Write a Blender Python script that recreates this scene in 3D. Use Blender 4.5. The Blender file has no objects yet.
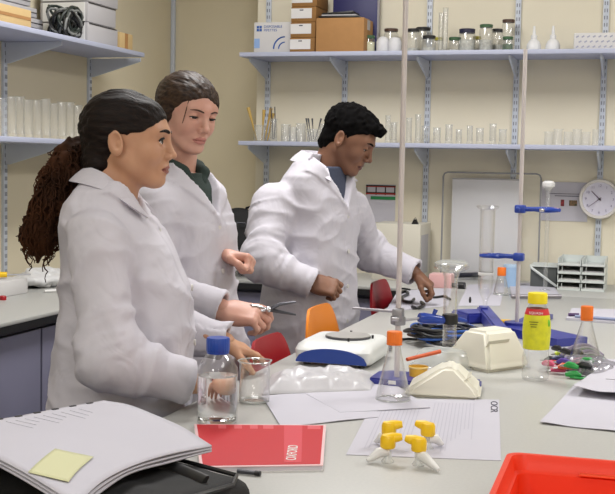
import bpy, bmesh, math, random, os
import numpy as np
from mathutils import Vector, Matrix
random.seed(7)
np.random.seed(7)
PI = math.pi
scene = bpy.context.scene
COL = scene.collection

# ------------------------------------------------------------------ camera
FPX, CX, CY = 1165.0, 307.5, 247.0
def _n(v): return v / np.linalg.norm(v)
_Y = _n(np.array([360.5, 77.0, FPX]))
_X = np.array([3797.0, -155.0, -FPX]); _X = _n(_X - _Y * (_X @ _Y))
_Z = np.cross(_X, _Y)
if _Z[1] < 0: _Z = -_Z
CAMR = np.array([_X, _Y, _Z])          # rows: world axes seen from the camera (right, up, forward)
CAMC = np.array([0.0, 0.0, 1.43])
def P(x, y, X=None, Y=None, Z=None, d=None):
    r = CAMR @ np.array([x - CX, CY - y, FPX])
    if X is not None: t = (X - CAMC[0]) / r[0]
    elif Y is not None: t = (Y - CAMC[1]) / r[1]
    elif Z is not None: t = (Z - CAMC[2]) / r[2]
    else: t = d / FPX
    return CAMC + t * r
def PV(*a, **k): return Vector(P(*a, **k).tolist())
cam = bpy.data.cameras.new('camera'); camo = bpy.data.objects.new('camera', cam); COL.objects.link(camo)
cam.sensor_width = 36; cam.lens = FPX / 615 * 36; cam.clip_start = 0.05
m = Matrix.Identity(4)
rt, up, fw = CAMR[:, 0], CAMR[:, 1], CAMR[:, 2]
for i in range(3):
    m[i][0] = rt[i]; m[i][1] = up[i]; m[i][2] = -fw[i]; m[i][3] = CAMC[i]
camo.matrix_world = m
scene.camera = camo

# ------------------------------------------------------------------ world and exposure
w = bpy.data.worlds.new('world'); scene.world = w; w.use_nodes = True
w.node_tree.nodes['Background'].inputs[0].default_value = (0.9, 0.95, 1, 1)
w.node_tree.nodes['Background'].inputs[1].default_value = 0.3
vs = scene.view_settings
vs.view_transform = 'Standard'; vs.look = 'None'; vs.gamma = 1; vs.use_curve_mapping = False
vs.exposure = 0.14
scene.cycles.max_bounces = 12; scene.cycles.transparent_max_bounces = 24
scene.cycles.transmission_bounces = 10
scene.cycles.caustics_reflective = False; scene.cycles.caustics_refractive = False
LAMPS = [(-1.3, -1.3), (-1.3, 1.2), (-1.3, 3.7), (1.1, -1.3), (1.1, 1.2), (1.1, 3.7)]
LAMP_W = [30.0, 7.0, 36.0, 36.0, 12.0, 42.0]
CEIL = 2.95
for (lx, ly), LW in zip(LAMPS, LAMP_W):
    l = bpy.data.lights.new('ceiling_lamp_light', 'AREA'); l.shape = 'RECTANGLE'; l.size = 0.56; l.size_y = 1.16
    l.energy = LW; l.color = (1.0, 0.985, 0.98)
    o = bpy.data.objects.new('ceiling_lamp_light', l); COL.objects.link(o); o.location = (lx, ly, CEIL - 0.062)

# ------------------------------------------------------------------ materials
def lin(c): return tuple(((v / 255) / 12.92 if v / 255 <= 0.04045 else ((v / 255 + 0.055) / 1.055) ** 2.4) for v in c)
MATS = {}
def mat(name, c, rough=0.5, metal=0.0, noise=0.0, nscale=20.0, bump=0.0, bscale=200.0, sss=0.0, c2=None, stretch=None, spec=None, alpha=None, coat=0.0, emit=None, trans=0.0, ior=None):
    if name in MATS: return MATS[name]
    M = bpy.data.materials.new(name); M.use_nodes = True; MATS[name] = M
    nt = M.node_tree; b = nt.nodes['Principled BSDF']
    cl = lin(c)
    b.inputs['Base Color'].default_value = (*cl, 1); b.inputs['Roughness'].default_value = rough; b.inputs['Metallic'].default_value = metal
    if spec is not None: b.inputs['Specular IOR Level'].default_value = spec
    if coat: b.inputs['Coat Weight'].default_value = coat
    if trans: b.inputs['Transmission Weight'].default_value = trans
    if ior: b.inputs['IOR'].default_value = ior
    if alpha is not None: b.inputs['Alpha'].default_value = alpha
    if sss:
        b.inputs['Subsurface Weight'].default_value = sss; b.inputs['Subsurface Radius'].default_value = (0.010, 0.004, 0.002); b.inputs['Subsurface Scale'].default_value = 1.0
    if emit:
        b.inputs['Emission Color'].default_value = (*lin(c), 1); b.inputs['Emission Strength'].default_value = emit
    tc = nt.nodes.new('ShaderNodeTexCoord'); mp = nt.nodes.new('ShaderNodeMapping'); nt.links.new(tc.outputs['Object'], mp.inputs[0])
    if stretch: mp.inputs['Scale'].default_value = stretch
    if noise or c2:
        n = nt.nodes.new('ShaderNodeTexNoise'); n.inputs['Scale'].default_value = nscale; n.inputs['Detail'].default_value = 5
        nt.links.new(mp.outputs[0], n.inputs[0])
        r = nt.nodes.new('ShaderNodeValToRGB'); nt.links.new(n.outputs[0], r.inputs[0]); nt.links.new(r.outputs[0], b.inputs['Base Color'])
        d = lin(c2) if c2 else tuple(v * (1 - noise) for v in cl)
        r.color_ramp.elements[0].position = 0.35; r.color_ramp.elements[1].position = 0.65
        r.color_ramp.elements[0].color = (*d, 1); r.color_ramp.elements[1].color = (*cl, 1)
    if bump:
        n2 = nt.nodes.new('ShaderNodeTexNoise'); n2.inputs['Scale'].default_value = bscale; n2.inputs['Detail'].default_value = 3
        nt.links.new(mp.outputs[0], n2.inputs[0])
        bp = nt.nodes.new('ShaderNodeBump'); bp.inputs['Strength'].default_value = bump; bp.inputs['Distance'].default_value = 0.002
        nt.links.new(n2.outputs[0], bp.inputs['Height']); nt.links.new(bp.outputs[0], b.inputs['Normal'])
    return M
def clear(name, tint=(255, 255, 255), gloss=0.12, edge=0.5, white=0.0, rough=0.03, edgecol=None):
    """thin clear wall: lets light through, mirrors at grazing angles"""
    if name in MATS: return MATS[name]
    M = bpy.data.materials.new(name); M.use_nodes = True; MATS[name] = M
    nt = M.node_tree; nt.nodes.remove(nt.nodes['Principled BSDF']); out = nt.nodes['Material Output']
    tr = nt.nodes.new('ShaderNodeBsdfTransparent'); tr.inputs[0].default_value = (*lin(tint), 1)
    gl = nt.nodes.new('ShaderNodeBsdfGlossy'); gl.inputs['Roughness'].default_value = rough
    df = nt.nodes.new('ShaderNodeBsdfDiffuse'); df.inputs[0].default_value = (*lin(edgecol or (225, 230, 228)), 1)
    lw = nt.nodes.new('ShaderNodeLayerWeight'); lw.inputs[0].default_value = 0.35
    mr = nt.nodes.new('ShaderNodeMapRange'); nt.links.new(lw.outputs['Facing'], mr.inputs[0]); mr.inputs[3].default_value = gloss * 0.4; mr.inputs[4].default_value = edge
    mx = nt.nodes.new('ShaderNodeMixShader'); nt.links.new(mr.outputs[0], mx.inputs[0]); nt.links.new(tr.outputs[0], mx.inputs[1]); nt.links.new(gl.outputs[0], mx.inputs[2])
    mx2 = nt.nodes.new('ShaderNodeMixShader'); mx2.inputs[0].default_value = white; nt.links.new(mx.outputs[0], mx2.inputs[1]); nt.links.new(df.outputs[0], mx2.inputs[2])
    nt.links.new(mx2.outputs[0], out.inputs[0])
    return M
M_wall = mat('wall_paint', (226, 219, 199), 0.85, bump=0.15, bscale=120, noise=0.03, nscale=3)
M_wall_shaded = mat('wall_paint_shaded', (218, 208, 182), 0.85, bump=0.15, bscale=120, noise=0.03, nscale=3)  # same paint; weaker light on left wall and alcove put into the colour
M_ceil = mat('ceiling_tile', (225, 225, 220), 0.9, noise=0.06, nscale=60)
M_floor = mat('vinyl_floor', (120, 122, 130), 0.45, noise=0.12, nscale=90)
M_top = mat('worktop_laminate', (184, 184, 180), 0.38, noise=0.05, nscale=160)
M_edge = mat('worktop_edge', (26, 26, 28), 0.5)
M_cab = mat('cabinet_slate_blue', (126, 125, 146), 0.5, noise=0.04, nscale=8)
M_carc = mat('cabinet_carcass', (92, 94, 112), 0.6)
M_black = mat('black_plastic', (22, 22, 24), 0.4)
M_shelf = mat('shelf_melamine', (176, 181, 202), 0.5)
M_rail = mat('shelf_upright_metal', (196, 203, 215), 0.4)
M_slot = mat('shelf_slot', (120, 124, 134), 0.6)
M_white = mat('white_paint', (228, 228, 226), 0.45)
M_paper = mat('paper', (194, 192, 202), 0.8, noise=0.02, nscale=8)
M_ink = mat('ink', (60, 60, 75), 0.8)
M_inkl = mat('ink_pale', (180, 178, 190), 0.8)
M_brown = mat('kraft_card', (166, 122, 74), 0.8, noise=0.06, nscale=30)
M_brownd = mat('kraft_card_dark', (140, 100, 52), 0.8, noise=0.08, nscale=30)
M_tan = mat('tan_card', (200, 172, 122), 0.8, noise=0.05, nscale=30)
M_whitecard = mat('white_card', (208, 206, 205), 0.7)
M_greycard = mat('grey_card', (176, 174, 176), 0.7)
M_steel = mat('brushed_steel', (190, 190, 196), 0.32, 0.9)
M_chrome = mat('chrome', (215, 215, 220), 0.15, 1.0)
M_dsteel = mat('dark_steel', (90, 90, 95), 0.35, 0.9)
M_blue = mat('blue_plastic', (28, 70, 165), 0.35)
M_bclamp = mat('blue_enamel', (26, 62, 158), 0.3, coat=0.3)
M_bbase = mat('indigo_enamel', (46, 54, 142), 0.38, coat=0.2)
M_orange = mat('orange_plastic', (236, 118, 32), 0.42)
M_orchair = mat('orange_shell', (238, 138, 30), 0.4)
M_redchair = mat('red_shell', (170, 22, 34), 0.4)
M_bluechair = mat('blue_shell', (20, 50, 140), 0.4)
M_yellow = mat('yellow_plastic', (240, 196, 20), 0.38)
M_ycap = mat('yellow_cap', (244, 222, 20), 0.4)
M_redtub = mat('red_tub_plastic', (232, 58, 22), 0.42)
M_redfold = mat('red_folder_gloss', (190, 14, 30), 0.5, spec=0.3)
M_redfold2 = mat('red_folder_band', (206, 62, 74), 0.5, spec=0.3)
M_fabric = mat('black_nylon', (20, 20, 22), 0.75, bump=0.5, bscale=700)
M_glass = clear('clear_glass', gloss=0.08, edge=0.6)
M_rim = clear('glass_rim', gloss=0.3, edge=0.8, white=0.38, rough=0.05, edgecol=(215, 220, 216))
M_faint = clear('faint_glass', gloss=0.10, edge=0.22, white=0.05, rough=0.15)
M_glassd = clear('far_glass', gloss=0.2, edge=0.38, white=0.07, rough=0.12)
M_plast = clear('frosted_plastic', gloss=0.2, edge=0.35, white=0.30, rough=0.25)
M_bagp = clear('polythene', gloss=0.3, edge=0.6, white=0.12, rough=0.15)
M_water = mat('water', (250, 252, 255), 0.0, trans=1.0, ior=1.33, spec=0.5)
M_beige = mat('ivory_plastic', (230, 227, 212), 0.4)
M_bal = mat('balance_white', (222, 224, 222), 0.35)

# ------------------------------------------------------------------ mesh building helpers
class B:
    """collects shapes into one mesh"""
    def __init__(s): s.bm = bmesh.new(); s.mi = 0
    def _face(s, vs):
        try:
            f = s.bm.faces.new(vs); f.material_index = s.mi; return f
        except ValueError: return None
    def box(s, c, d, rot=None, bev=0.0, seg=2):
        c = Vector(c); h = Vector(d) / 2
        vs = [s.bm.verts.new(Vector((sx * h.x, sy * h.y, sz * h.z))) for sx in (-1, 1) for sy in (-1, 1) for sz in (-1, 1)]
        fs = [s._face([vs[i] for i in q]) for q in ((0, 1, 3, 2), (4, 6, 7, 5), (0, 4, 5, 1), (2, 3, 7, 6), (0, 2, 6, 4), (1, 5, 7, 3))]
        allv = vs
        if bev:
            es = list({e for f in fs for e in f.edges})
            r = bmesh.ops.bevel(s.bm, geom=es, offset=bev, segments=seg, profile=0.5, affect='EDGES')
            allv = list({v for f in r['faces'] for v in f.verts} | {v for v in vs if v.is_valid})
            for f in r['faces']: f.material_index = s.mi
        R = rot if isinstance(rot, Matrix) else (Matrix.Rotation(rot, 3, 'Z') if rot else Matrix.Identity(3))
        for v in allv: v.co = R @ v.co + c
        return s
    def ring(s, c, u, v, r, n, r2=None):
        r2 = r if r2 is None else r2
        return [s.bm.verts.new(c + u * (math.cos(2 * PI * i / n) * r) + v * (math.sin(2 * PI * i / n) * r2)) for i in range(n)]
    def bridge(s, a, b):
        n = len(a)
        for i in range(n): s._face([a[i], a[(i + 1) % n], b[(i + 1) % n], b[i]])
    def cyl(s, p0, p1, r0, r1=None, n=20, caps=True):
        p0, p1 = Vector(p0), Vector(p1); r1 = r0 if r1 is None else r1
        z = (p1 - p0).normalized(); u = z.orthogonal().normalized(); v = z.cross(u)
        a = s.ring(p0, u, v, r0, n); b = s.ring(p1, u, v, r1, n); s.bridge(a, b)
        if caps: s._face(a[::-1]); s._face(b)
        return s
    def lathe(s, prof, o=(0, 0, 0), n=28, capb=True, capt=True, sx=1.0, sy=1.0, power=None):
        o = Vector(o); rings = []
        for r, z in prof:
            rg = []
            for i in range(n):
                a = 2 * PI * i / n; c_, s_ = math.cos(a), math.sin(a)
                if power:
                    k = (abs(c_) ** power + abs(s_) ** power) ** (-1 / power); c_ *= k; s_ *= k
                rg.append(s.bm.verts.new(o + Vector((c_ * r * sx, s_ * r * sy, z))))
            rings.append(rg)
        for a, b in zip(rings, rings[1:]): s.bridge(a, b)
        if capb: s._face(rings[0][::-1])
        if capt: s._face(rings[-1])
        return s
    def tube(s, pts, r, n=8, caps=True, flat=None):
        pts = [Vector(p) for p in pts]; rs = r if isinstance(r, (list, tuple)) else [r] * len(pts)
        prev = None; u = None
        for i, p in enumerate(pts):
            t = (pts[min(i + 1, len(pts) - 1)] - pts[max(i - 1, 0)])
            if t.length < 1e-9: t = Vector((0, 0, 1))
            t.normalize()
            u = t.orthogonal().normalized() if u is None else (u - t * u.dot(t)).normalized()
            v = t.cross(u)
            rg = s.ring(p, u, v, rs[i], n, rs[i] * (flat or 1))
            if prev: s.bridge(prev, rg)
            elif caps: s._face(rg[::-1])
            prev = rg
        if caps: s._face(prev)
        return s
    def prism(s, poly, z0, z1, M=None):
        a = [s.bm.verts.new((x, y, z0)) for x, y in poly]; b = [s.bm.verts.new((x, y, z1)) for x, y in poly]
        s.bridge(a, b); s._face(a[::-1]); s._face(b)
        if M:
            for v in a + b: v.co = M @ v.co
        return s
    def grid(s, fn, nu, nv, th=0.0):
        """fn(u, v) -> point; th: thickness downward along z"""
        g = [[s.bm.verts.new(Vector(fn(i / nu, j / nv))) for j in range(nv + 1)] for i in range(nu + 1)]
        for i in range(nu):
            for j in range(nv): s._face([g[i][j], g[i + 1][j], g[i + 1][j + 1], g[i][j + 1]])
        if th:
            h = [[s.bm.verts.new(v.co - Vector((0, 0, th))) for v in row] for row in g]
            for i in range(nu):
                for j in range(nv): s._face([h[i][j], h[i][j + 1], h[i + 1][j + 1], h[i + 1][j]])
            for i in range(nu):
                s._face([g[i][0], h[i][0], h[i + 1][0], g[i + 1][0]]); s._face([g[i + 1][nv], h[i + 1][nv], h[i][nv], g[i][nv]])
            for j in range(nv):
                s._face([g[0][j + 1], h[0][j + 1], h[0][j], g[0][j]]); s._face([g[nu][j], h[nu][j], h[nu][j + 1], g[nu][j + 1]])
        return s
    def sphere(s, c, r, sc=(1, 1, 1), n=16):
        c = Vector(c); prof = []
        k = n // 2
        rings = []
        for i in range(1, k):
            a = -PI / 2 + PI * i / k
            rings.append([s.bm.verts.new(c + Vector((math.cos(a) * math.cos(2 * PI * j / n) * r * sc[0], math.cos(a) * math.sin(2 * PI * j / n) * r * sc[1], math.sin(a) * r * sc[2]))) for j in range(n)])
        for a, b in zip(rings, rings[1:]): s.bridge(a, b)
        p0 = s.bm.verts.new(c - Vector((0, 0, r * sc[2]))); p1 = s.bm.verts.new(c + Vector((0, 0, r * sc[2])))
        for j in range(n):
            s._face([rings[0][(j + 1) % n], rings[0][j], p0]); s._face([rings[-1][j], rings[-1][(j + 1) % n], p1])
        return s
    def o(s, name, mt, parent=None, loc=None, rz=None, ang=40, fixn=True):
        me = bpy.data.meshes.new(name)
        if fixn: bmesh.ops.recalc_face_normals(s.bm, faces=s.bm.faces)
        s.bm.to_mesh(me); s.bm.free()
        for x in (mt if isinstance(mt, (list, tuple)) else [mt]): me.materials.append(x)
        return link(name, me, parent, loc, rz, ang)
def link(name, me, parent=None, loc=None, rz=None, ang=40):
    me.shade_smooth()
    if ang: me.set_sharp_from_angle(angle=math.radians(ang))
    ob = bpy.data.objects.new(name, me); COL.objects.link(ob)
    if parent: ob.parent = parent
    if loc is not None: ob.location = loc
    if rz is not None: ob.rotation_euler = (0, 0, rz)
    return ob
def tag(o, label, cat, group=None, kind=None):
    if label: o['label'] = label
    if cat: o['category'] = cat
    if group: o['group'] = group
    if kind: o['kind'] = kind
    return o
def thing(name, label, cat, loc=(0, 0, 0), rz=0, group=None):
    o = bpy.data.objects.new(name, None); o.empty_display_size = 0.05; COL.objects.link(o)
    o.location = loc; o.rotation_euler = (0, 0, rz) if not isinstance(rz, tuple) else rz
    return tag(o, label, cat, group)
def struct(o): o['kind'] = 'structure'; return o
def dup(root, loc, rz=None, label=None, group=None, scale=None):
    def cp(o, par):
        c = o.copy(); COL.objects.link(c)
        if par: c.parent = par
        for ch in o.children: cp(ch, c)
        return c
    r = cp(root, None); r.location = loc
    if rz is not None: r.rotation_euler = (0, 0, rz)
    if scale: r.scale = scale
    if label: r['label'] = label
    if group: r['group'] = group
    return r
def text(name, s, size, mt, parent, loc, rot, extr=0.0004, align='LEFT'):
    cu = bpy.data.curves.new(name, 'FONT'); cu.body = s; cu.size = size; cu.extrude = extr; cu.align_x = align
    t = bpy.data.objects.new(name, cu); COL.objects.link(t)
    dg = bpy.context.evaluated_depsgraph_get(); me = bpy.data.meshes.new_from_object(t.evaluated_get(dg))
    bpy.data.objects.remove(t)
    me.materials.clear(); me.materials.append(mt)
    o = bpy.data.objects.new(name, me); COL.objects.link(o); o.parent = parent; o.location = loc; o.rotation_euler = rot
    return o
BT = 0.90
def pb(x, y, z=BT): return PV(x, y, Z=z)

# ------------------------------------------------------------------ room
XL, XR, YF, YB, YB2 = -2.62, 2.6, -2.2, 5.5, 5.93
struct(B().box(((XL + XR) / 2, (YF + YB2) / 2, -0.05), (XR - XL + 0.4, YB2 - YF + 0.4, 0.1)).o('floor', M_floor))
struct(B().box(((XL + XR) / 2, (YF + YB2) / 2, CEIL + 0.05), (XR - XL + 0.4, YB2 - YF + 0.4, 0.1)).o('ceiling', M_ceil))
struct(B().box((XL - 0.06, (YF + YB2) / 2, CEIL / 2), (0.12, YB2 - YF + 0.24, CEIL)).o('wall_left', M_wall_shaded))
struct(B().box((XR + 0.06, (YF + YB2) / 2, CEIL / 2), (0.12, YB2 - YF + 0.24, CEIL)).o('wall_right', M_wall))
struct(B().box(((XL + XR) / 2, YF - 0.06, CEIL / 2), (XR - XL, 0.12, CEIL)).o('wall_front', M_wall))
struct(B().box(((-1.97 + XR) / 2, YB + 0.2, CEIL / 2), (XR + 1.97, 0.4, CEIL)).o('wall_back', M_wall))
struct(B().box(((XL - 1.97) / 2, YB2 + 0.06, CEIL / 2), (-1.97 - XL, 0.12, CEIL)).o('wall_alcove', M_wall_shaded))
struct(B().box((XL + 0.012, YB2 - 0.012, (CEIL + 0.9) / 2), (0.022, 0.022, CEIL - 0.9), bev=0.003).o('trim_1', M_rail))
for i, (lx, ly) in enumerate(LAMPS):
    t = thing('ceiling_light', 'white recessed ceiling light panel ' + ['at the front left', 'at the middle left', 'at the back left', 'at the front right', 'at the middle right', 'at the back right'][i] + ' of the ceiling', 'ceiling light', (lx, ly, CEIL), 0, 'ceiling light panels')
    b = B()
    for sx in (-1, 1): b.box((sx * 0.295, 0, -0.027), (0.03, 1.24, 0.054))
    for sy in (-1, 1): b.box((0, sy * 0.605, -0.027), (0.56, 0.03, 0.054))
    b.o('frame', M_white, t)
    B().box((0, 0, -0.01), (0.56, 1.18, 0.02)).o('diffuser', mat('diffuser', (255, 250, 240), 0.6, emit=1.0), t)

# worktops and cabinets
def worktop(name, label, x0, x1, y0, y1, edge):
    t = thing(name, label, 'worktop', (0, 0, 0))
    B().box(((x0 + x1) / 2, (y0 + y1) / 2, BT - 0.007), (x1 - x0, y1 - y0, 0.014), bev=0.003).o('top_sheet', M_top, t)
    B().box(((x0 + x1) / 2, (y0 + y1) / 2, BT - 0.027), (x1 - x0 - 0.004, y1 - y0 - 0.004, 0.026)).o('edge_core', edge, t)
    return t
worktop('worktop', 'pale worktop along the left wall with a black lower edge', XL, -2.02, -0.6, YB2, M_edge)
worktop('worktop', 'pale worktop along the back wall below the shelves', -2.02, 2.0, 4.9, YB, M_edge)
worktop('laboratory_bench_top', 'large pale grey bench top the students work at', -0.98, 0.55, 1.05, 4.9, mat('edge_grey', (150, 150, 146), 0.5))
def cabinet(loc, rz, wd, label, group):
    # local: front faces -y, width along x, origin at base centre of front
    t = thing('base_cabinet', label, 'cabinet', loc, rz, group)
    H = BT - 0.04
    B().box((0, 0.29, (H + 0.1) / 2), (wd - 0.002, 0.54, H - 0.1)).o('body', M_carc, t)
    B().box((0, 0.31, 0.05), (wd - 0.002, 0.5, 0.1)).o('plinth', M_black, t)
    for s in (-1, 1):
        d = B().box((s * wd / 4, 0.011, (H + 0.1) / 2 - 0.005), (wd / 2 - 0.012, 0.018, H - 0.125), bev=0.002).o('door', M_cab, t)
        B().box((s * 0.028, -0.008, H - 0.17), (0.016, 0.022, 0.11), bev=0.004).o('handle', M_black, d)
    return t
gl = 'slate blue cupboards under the left worktop'
for i in range(6):
    cabinet((-2.05, 0.0 + 0.9 * i + 0.41, 0), PI / 2, 0.9, 'slate blue two-door cupboard under the left worktop, %s from the near end' % ['first', 'second', 'third', 'fourth', 'fifth', 'sixth'][i], gl)
for i in range(4):
    cabinet((-1.55 + 0.93 * i, 4.93, 0), 0, 0.92, 'slate blue two-door cupboard under the back worktop, %s from the left' % ['first', 'second', 'third', 'fourth'][i], 'slate blue cupboards under the back worktop')
for i in range(4):
    cabinet((-0.55, 1.55 + 0.85 * i, 0), -PI / 2, 0.84, 'cupboard inside the bench knee side, %s from the near end' % ['first', 'second', 'third', 'fourth'][i], 'cupboards under the bench')

# shelves
def upright(loc, rz, label):
    t = thing('shelf_upright', label, 'shelf upright', loc, rz, 'slotted shelf uprights')
    B().box((0, -0.007, 1.75), (0.026, 0.014, 1.66), bev=0.002).o('rail', M_rail, t)
    b = B()
    k = 0
    z = 0.96
    while z < 2.56:
        for s in (-1, 1): b.box((s * 0.0055, -0.0145, z), (0.004, 0.002, 0.016))
        z += 0.032
    b.o('slots', M_slot, t)
    return t
upx = [-1.91, -1.514, -1.104, -0.689, -0.295, 0.10]
for i, x in enumerate(upx):
    upright((x, YB, 0), 0, 'pale slotted metal shelf upright on the back wall, %s from the left' % ['first', 'second', 'third', 'fourth', 'fifth', 'sixth'][i])
for i, y in enumerate((4.23, 4.965, 3.5)):
    upright((XL, y, 0), PI / 2, 'pale slotted metal shelf upright on the left wall, ' + ['behind the curly ponytail', 'nearest the corner, above the front student', 'beyond the left edge'][i])
def shelf(name, label, a, b_, depth, ztop, rz, brx):
    """board from local x=a to b_ , wall at local y=0, front -depth"""
    t = thing(name, label, 'shelf', a[0], rz)
    L = b_
    B().box((L / 2, -depth / 2 - 0.016, ztop - 0.010), (L, depth, 0.020), bev=0.002).o('board', M_shelf, t)
    for x in brx:
        b = B(); w2 = 0.0045
        M = Matrix.Translation((x, 0, 0)) @ Matrix(((0, 0, 1, 0), (1, 0, 0, 0), (0, 1, 0, 0), (0, 0, 0, 1)))
        z1 = ztop - 0.021
        b.prism([(-0.013, z1), (-0.013, z1 - 0.085), (-0.03, z1 - 0.085), (-depth * 0.93, z1 - 0.016), (-depth * 0.93, z1)], -w2, w2, M)
        b.o('bracket', M_rail, t)
    return t
ZU, ZL = 1.945, 1.530
for z, nm in ((ZU, 'upper'), (ZL, 'lower')):
    shelf('wall_shelf', 'pale blue %s shelf on the back wall' % nm, [(-1.95, YB, 0)], 3.6, 0.29, z, 0, [x + 1.95 for x in upx])
ZU2, ZL2 = 1.921, 1.508
for z, nm in ((ZU2, 'upper'), (ZL2, 'lower')):
    t = shelf('wall_shelf', 'pale blue %s shelf on the left wall' % nm, [(XL, 1.6, 0)], 3.33, 0.29, z, PI / 2, [4.965 - 1.6, 4.23 - 1.6, 3.5 - 1.6])

# ------------------------------------------------------------------ implicit-surface sculpting for the figures
_tab = np.random.RandomState(3).rand(32, 32, 32).astype(np.float32)
def vnoise(p):
    """value noise, p (...,3)"""
    i = np.floor(p).astype(np.int32); f = (p - i).astype(np.float32); f = f * f * (3 - 2 * f); i &= 31; j = (i + 1) & 31
    x, y, z = f[..., 0], f[..., 1], f[..., 2]
    def T(a, b, c): return _tab[a, b, c]
    i0, i1, i2 = i[..., 0], i[..., 1], i[..., 2]; j0, j1, j2 = j[..., 0], j[..., 1], j[..., 2]
    c00 = T(i0, i1, i2) * (1 - x) + T(j0, i1, i2) * x; c10 = T(i0, j1, i2) * (1 - x) + T(j0, j1, i2) * x
    c01 = T(i0, i1, j2) * (1 - x) + T(j0, i1, j2) * x; c11 = T(i0, j1, j2) * (1 - x) + T(j0, j1, j2) * x
    return (c00 * (1 - y) + c10 * y) * (1 - z) + (c01 * (1 - y) + c11 * y) * z
def smin(a, b, k):
    h = np.clip(0.5 + 0.5 * (b - a) / k, 0, 1); return b + (a - b) * h - k * h * (1 - h)
def smax(a, b, k): return -smin(-a, -b, k)
def cap(p, a, b, ra, rb=None):
    rb = ra if rb is None else rb
    a = np.asarray(a, np.float32); b = np.asarray(b, np.float32); ba = b - a
    h = np.clip(((p - a) @ ba) / max(float(ba @ ba), 1e-9), 0, 1)
    return np.linalg.norm(p - a - h[..., None] * ba, axis=-1) - (ra + (rb - ra) * h)
def ell(p, c, r, R=None):
    q = p - np.asarray(c, np.float32)
    if R is not None: q = q @ np.asarray(R, np.float32)
    r = np.asarray(r, np.float32)
    k0 = np.linalg.norm(q / r, axis=-1); k1 = np.linalg.norm(q / (r * r), axis=-1) + 1e-9
    return k0 * (k0 - 1) / k1
def rbox(p, c, h, r, R=None):
    q = p - np.asarray(c, np.float32)
    if R is not None: q = q @ np.asarray(R, np.float32)
    q = np.abs(q) - (np.asarray(h, np.float32) - r)
    return np.linalg.norm(np.maximum(q, 0), axis=-1) + np.minimum(q.max(axis=-1), 0) - r
def roty(a):
    c, s = math.cos(a), math.sin(a); return np.array([[c, 0, s], [0, 1, 0], [-s, 0, c]])
def rotz(a):
    c, s = math.cos(a), math.sin(a); return np.array([[c, -s, 0], [s, c, 0], [0, 0, 1]])
def rotx(a):
    c, s = math.cos(a), math.sin(a); return np.array([[1, 0, 0], [0, c, -s], [0, s, c]])
def surfnets(fn, lo, hi, h, disp=None):
    lo = np.array(lo, np.float32); hi = np.array(hi, np.float32)
    n = np.ceil((hi - lo) / h).astype(int) + 1
    ax = [lo[i] + h * np.arange(n[i], dtype=np.float32) for i in range(3)]
    F = np.empty(tuple(n), np.float32)
    step = max(1, int(400000 / (n[1] * n[2])))
    for a in range(0, n[0], step):
        g = np.stack(np.meshgrid(ax[0][a:a + step], ax[1], ax[2], indexing='ij'), -1)
        f = fn(g).astype(np.float32)
        if disp is not None:
            mk = np.abs(f) < 0.035
            if mk.any(): f[mk] -= disp(g[mk]).astype(np.float32)
        F[a:a + step] = f
    F[0] = F[-1] = 1; F[:, 0] = F[:, -1] = 1; F[:, :, 0] = F[:, :, -1] = 1
    S = F < 0
    offs = [(i, j, k) for i in (0, 1) for j in (0, 1) for k in (0, 1)]
    sl = lambda o: tuple(slice(o[d], F.shape[d] - 1 + o[d]) for d in range(3))
    c = sum(S[sl(o)].astype(np.int8) for o in offs)
    act = (c > 0) & (c < 8)
    idx = -np.ones(act.shape, np.int64); ijk = np.argwhere(act); idx[act] = np.arange(len(ijk))
    pos = np.zeros((len(ijk), 3)); cnt = np.zeros(len(ijk))
    for oa in offs:
        for d in range(3):
            if oa[d]: continue
            ob = list(oa); ob[d] = 1
            fa = F[tuple((ijk + oa).T)]; fb = F[tuple((ijk + ob).T)]
            cr = (fa < 0) != (fb < 0); t = np.where(cr, fa / np.where(cr, fa - fb, 1), 0)
            q = np.array(oa, float)[None] + np.zeros((len(ijk), 1)); q[:, d] += t
            pos += q * cr[:, None]; cnt += cr
    V = lo + h * (ijk + pos / cnt[:, None])
    Q = []
    for d in range(3):
        o2 = [0, 0, 0]; o2[d] = 1
        a = S[tuple(slice(0, F.shape[k] - o2[k]) for k in range(3))]; b = S[tuple(slice(o2[k], None) for k in range(3))]
        for flip, mk in ((0, a & ~b), (1, ~a & b)):
            e = np.argwhere(mk); u, v = (d + 1) % 3, (d + 2) % 3
            e = e[(e[:, u] > 0) & (e[:, v] > 0) & (e[:, u] < F.shape[u] - 1) & (e[:, v] < F.shape[v] - 1)]
            def I(du, dv):
                k = e.copy(); k[:, u] -= du; k[:, v] -= dv; return idx[tuple(k.T)]
            q = np.stack([I(0, 0), I(1, 0), I(1, 1), I(0, 1)], -1)
            Q.append(q[:, ::-1] if flip else q)
    return V, np.concatenate(Q)
def npmesh(name, parts, mats, M=None, off=(0, 0, 0), mi=None):
    """parts: list of (V, Q)"""
    Vs, Qs, k = [], [], 0
    for V, Q in parts: Vs.append(V); Qs.append(Q + k); k += len(V)
    V = np.concatenate(Vs); Q = np.concatenate(Qs)
    V = V - np.array(off)
    me = bpy.data.meshes.new(name); me.vertices.add(len(V)); me.vertices.foreach_set('co', V.astype(np.float32).ravel())
    me.loops.add(len(Q) * 4); me.loops.foreach_set('vertex_index', Q.astype(np.int32).ravel())
    me.polygons.add(len(Q)); me.polygons.foreach_set('loop_start', np.arange(0, len(Q) * 4, 4, dtype=np.int32))
    for mt in mats: me.materials.append(mt)
    if mi is not None: me.polygons.foreach_set('material_index', mi.astype(np.int32))
    me.update(calc_edges=True); me.validate()
    me.polygons.foreach_set('use_smooth', np.ones(len(me.polygons), bool))
    return me
QL = float(os.environ.get('SCULPT_COARSE', '1'))
def limb(p, pts, rs, k=0.012):
    d = cap(p, pts[0], pts[1], rs[0], rs[1])
    for i in range(1, len(pts) - 1): d = smin(d, cap(p, pts[i], pts[i + 1], rs[i], rs[i + 1]), k)
    return d

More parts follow.
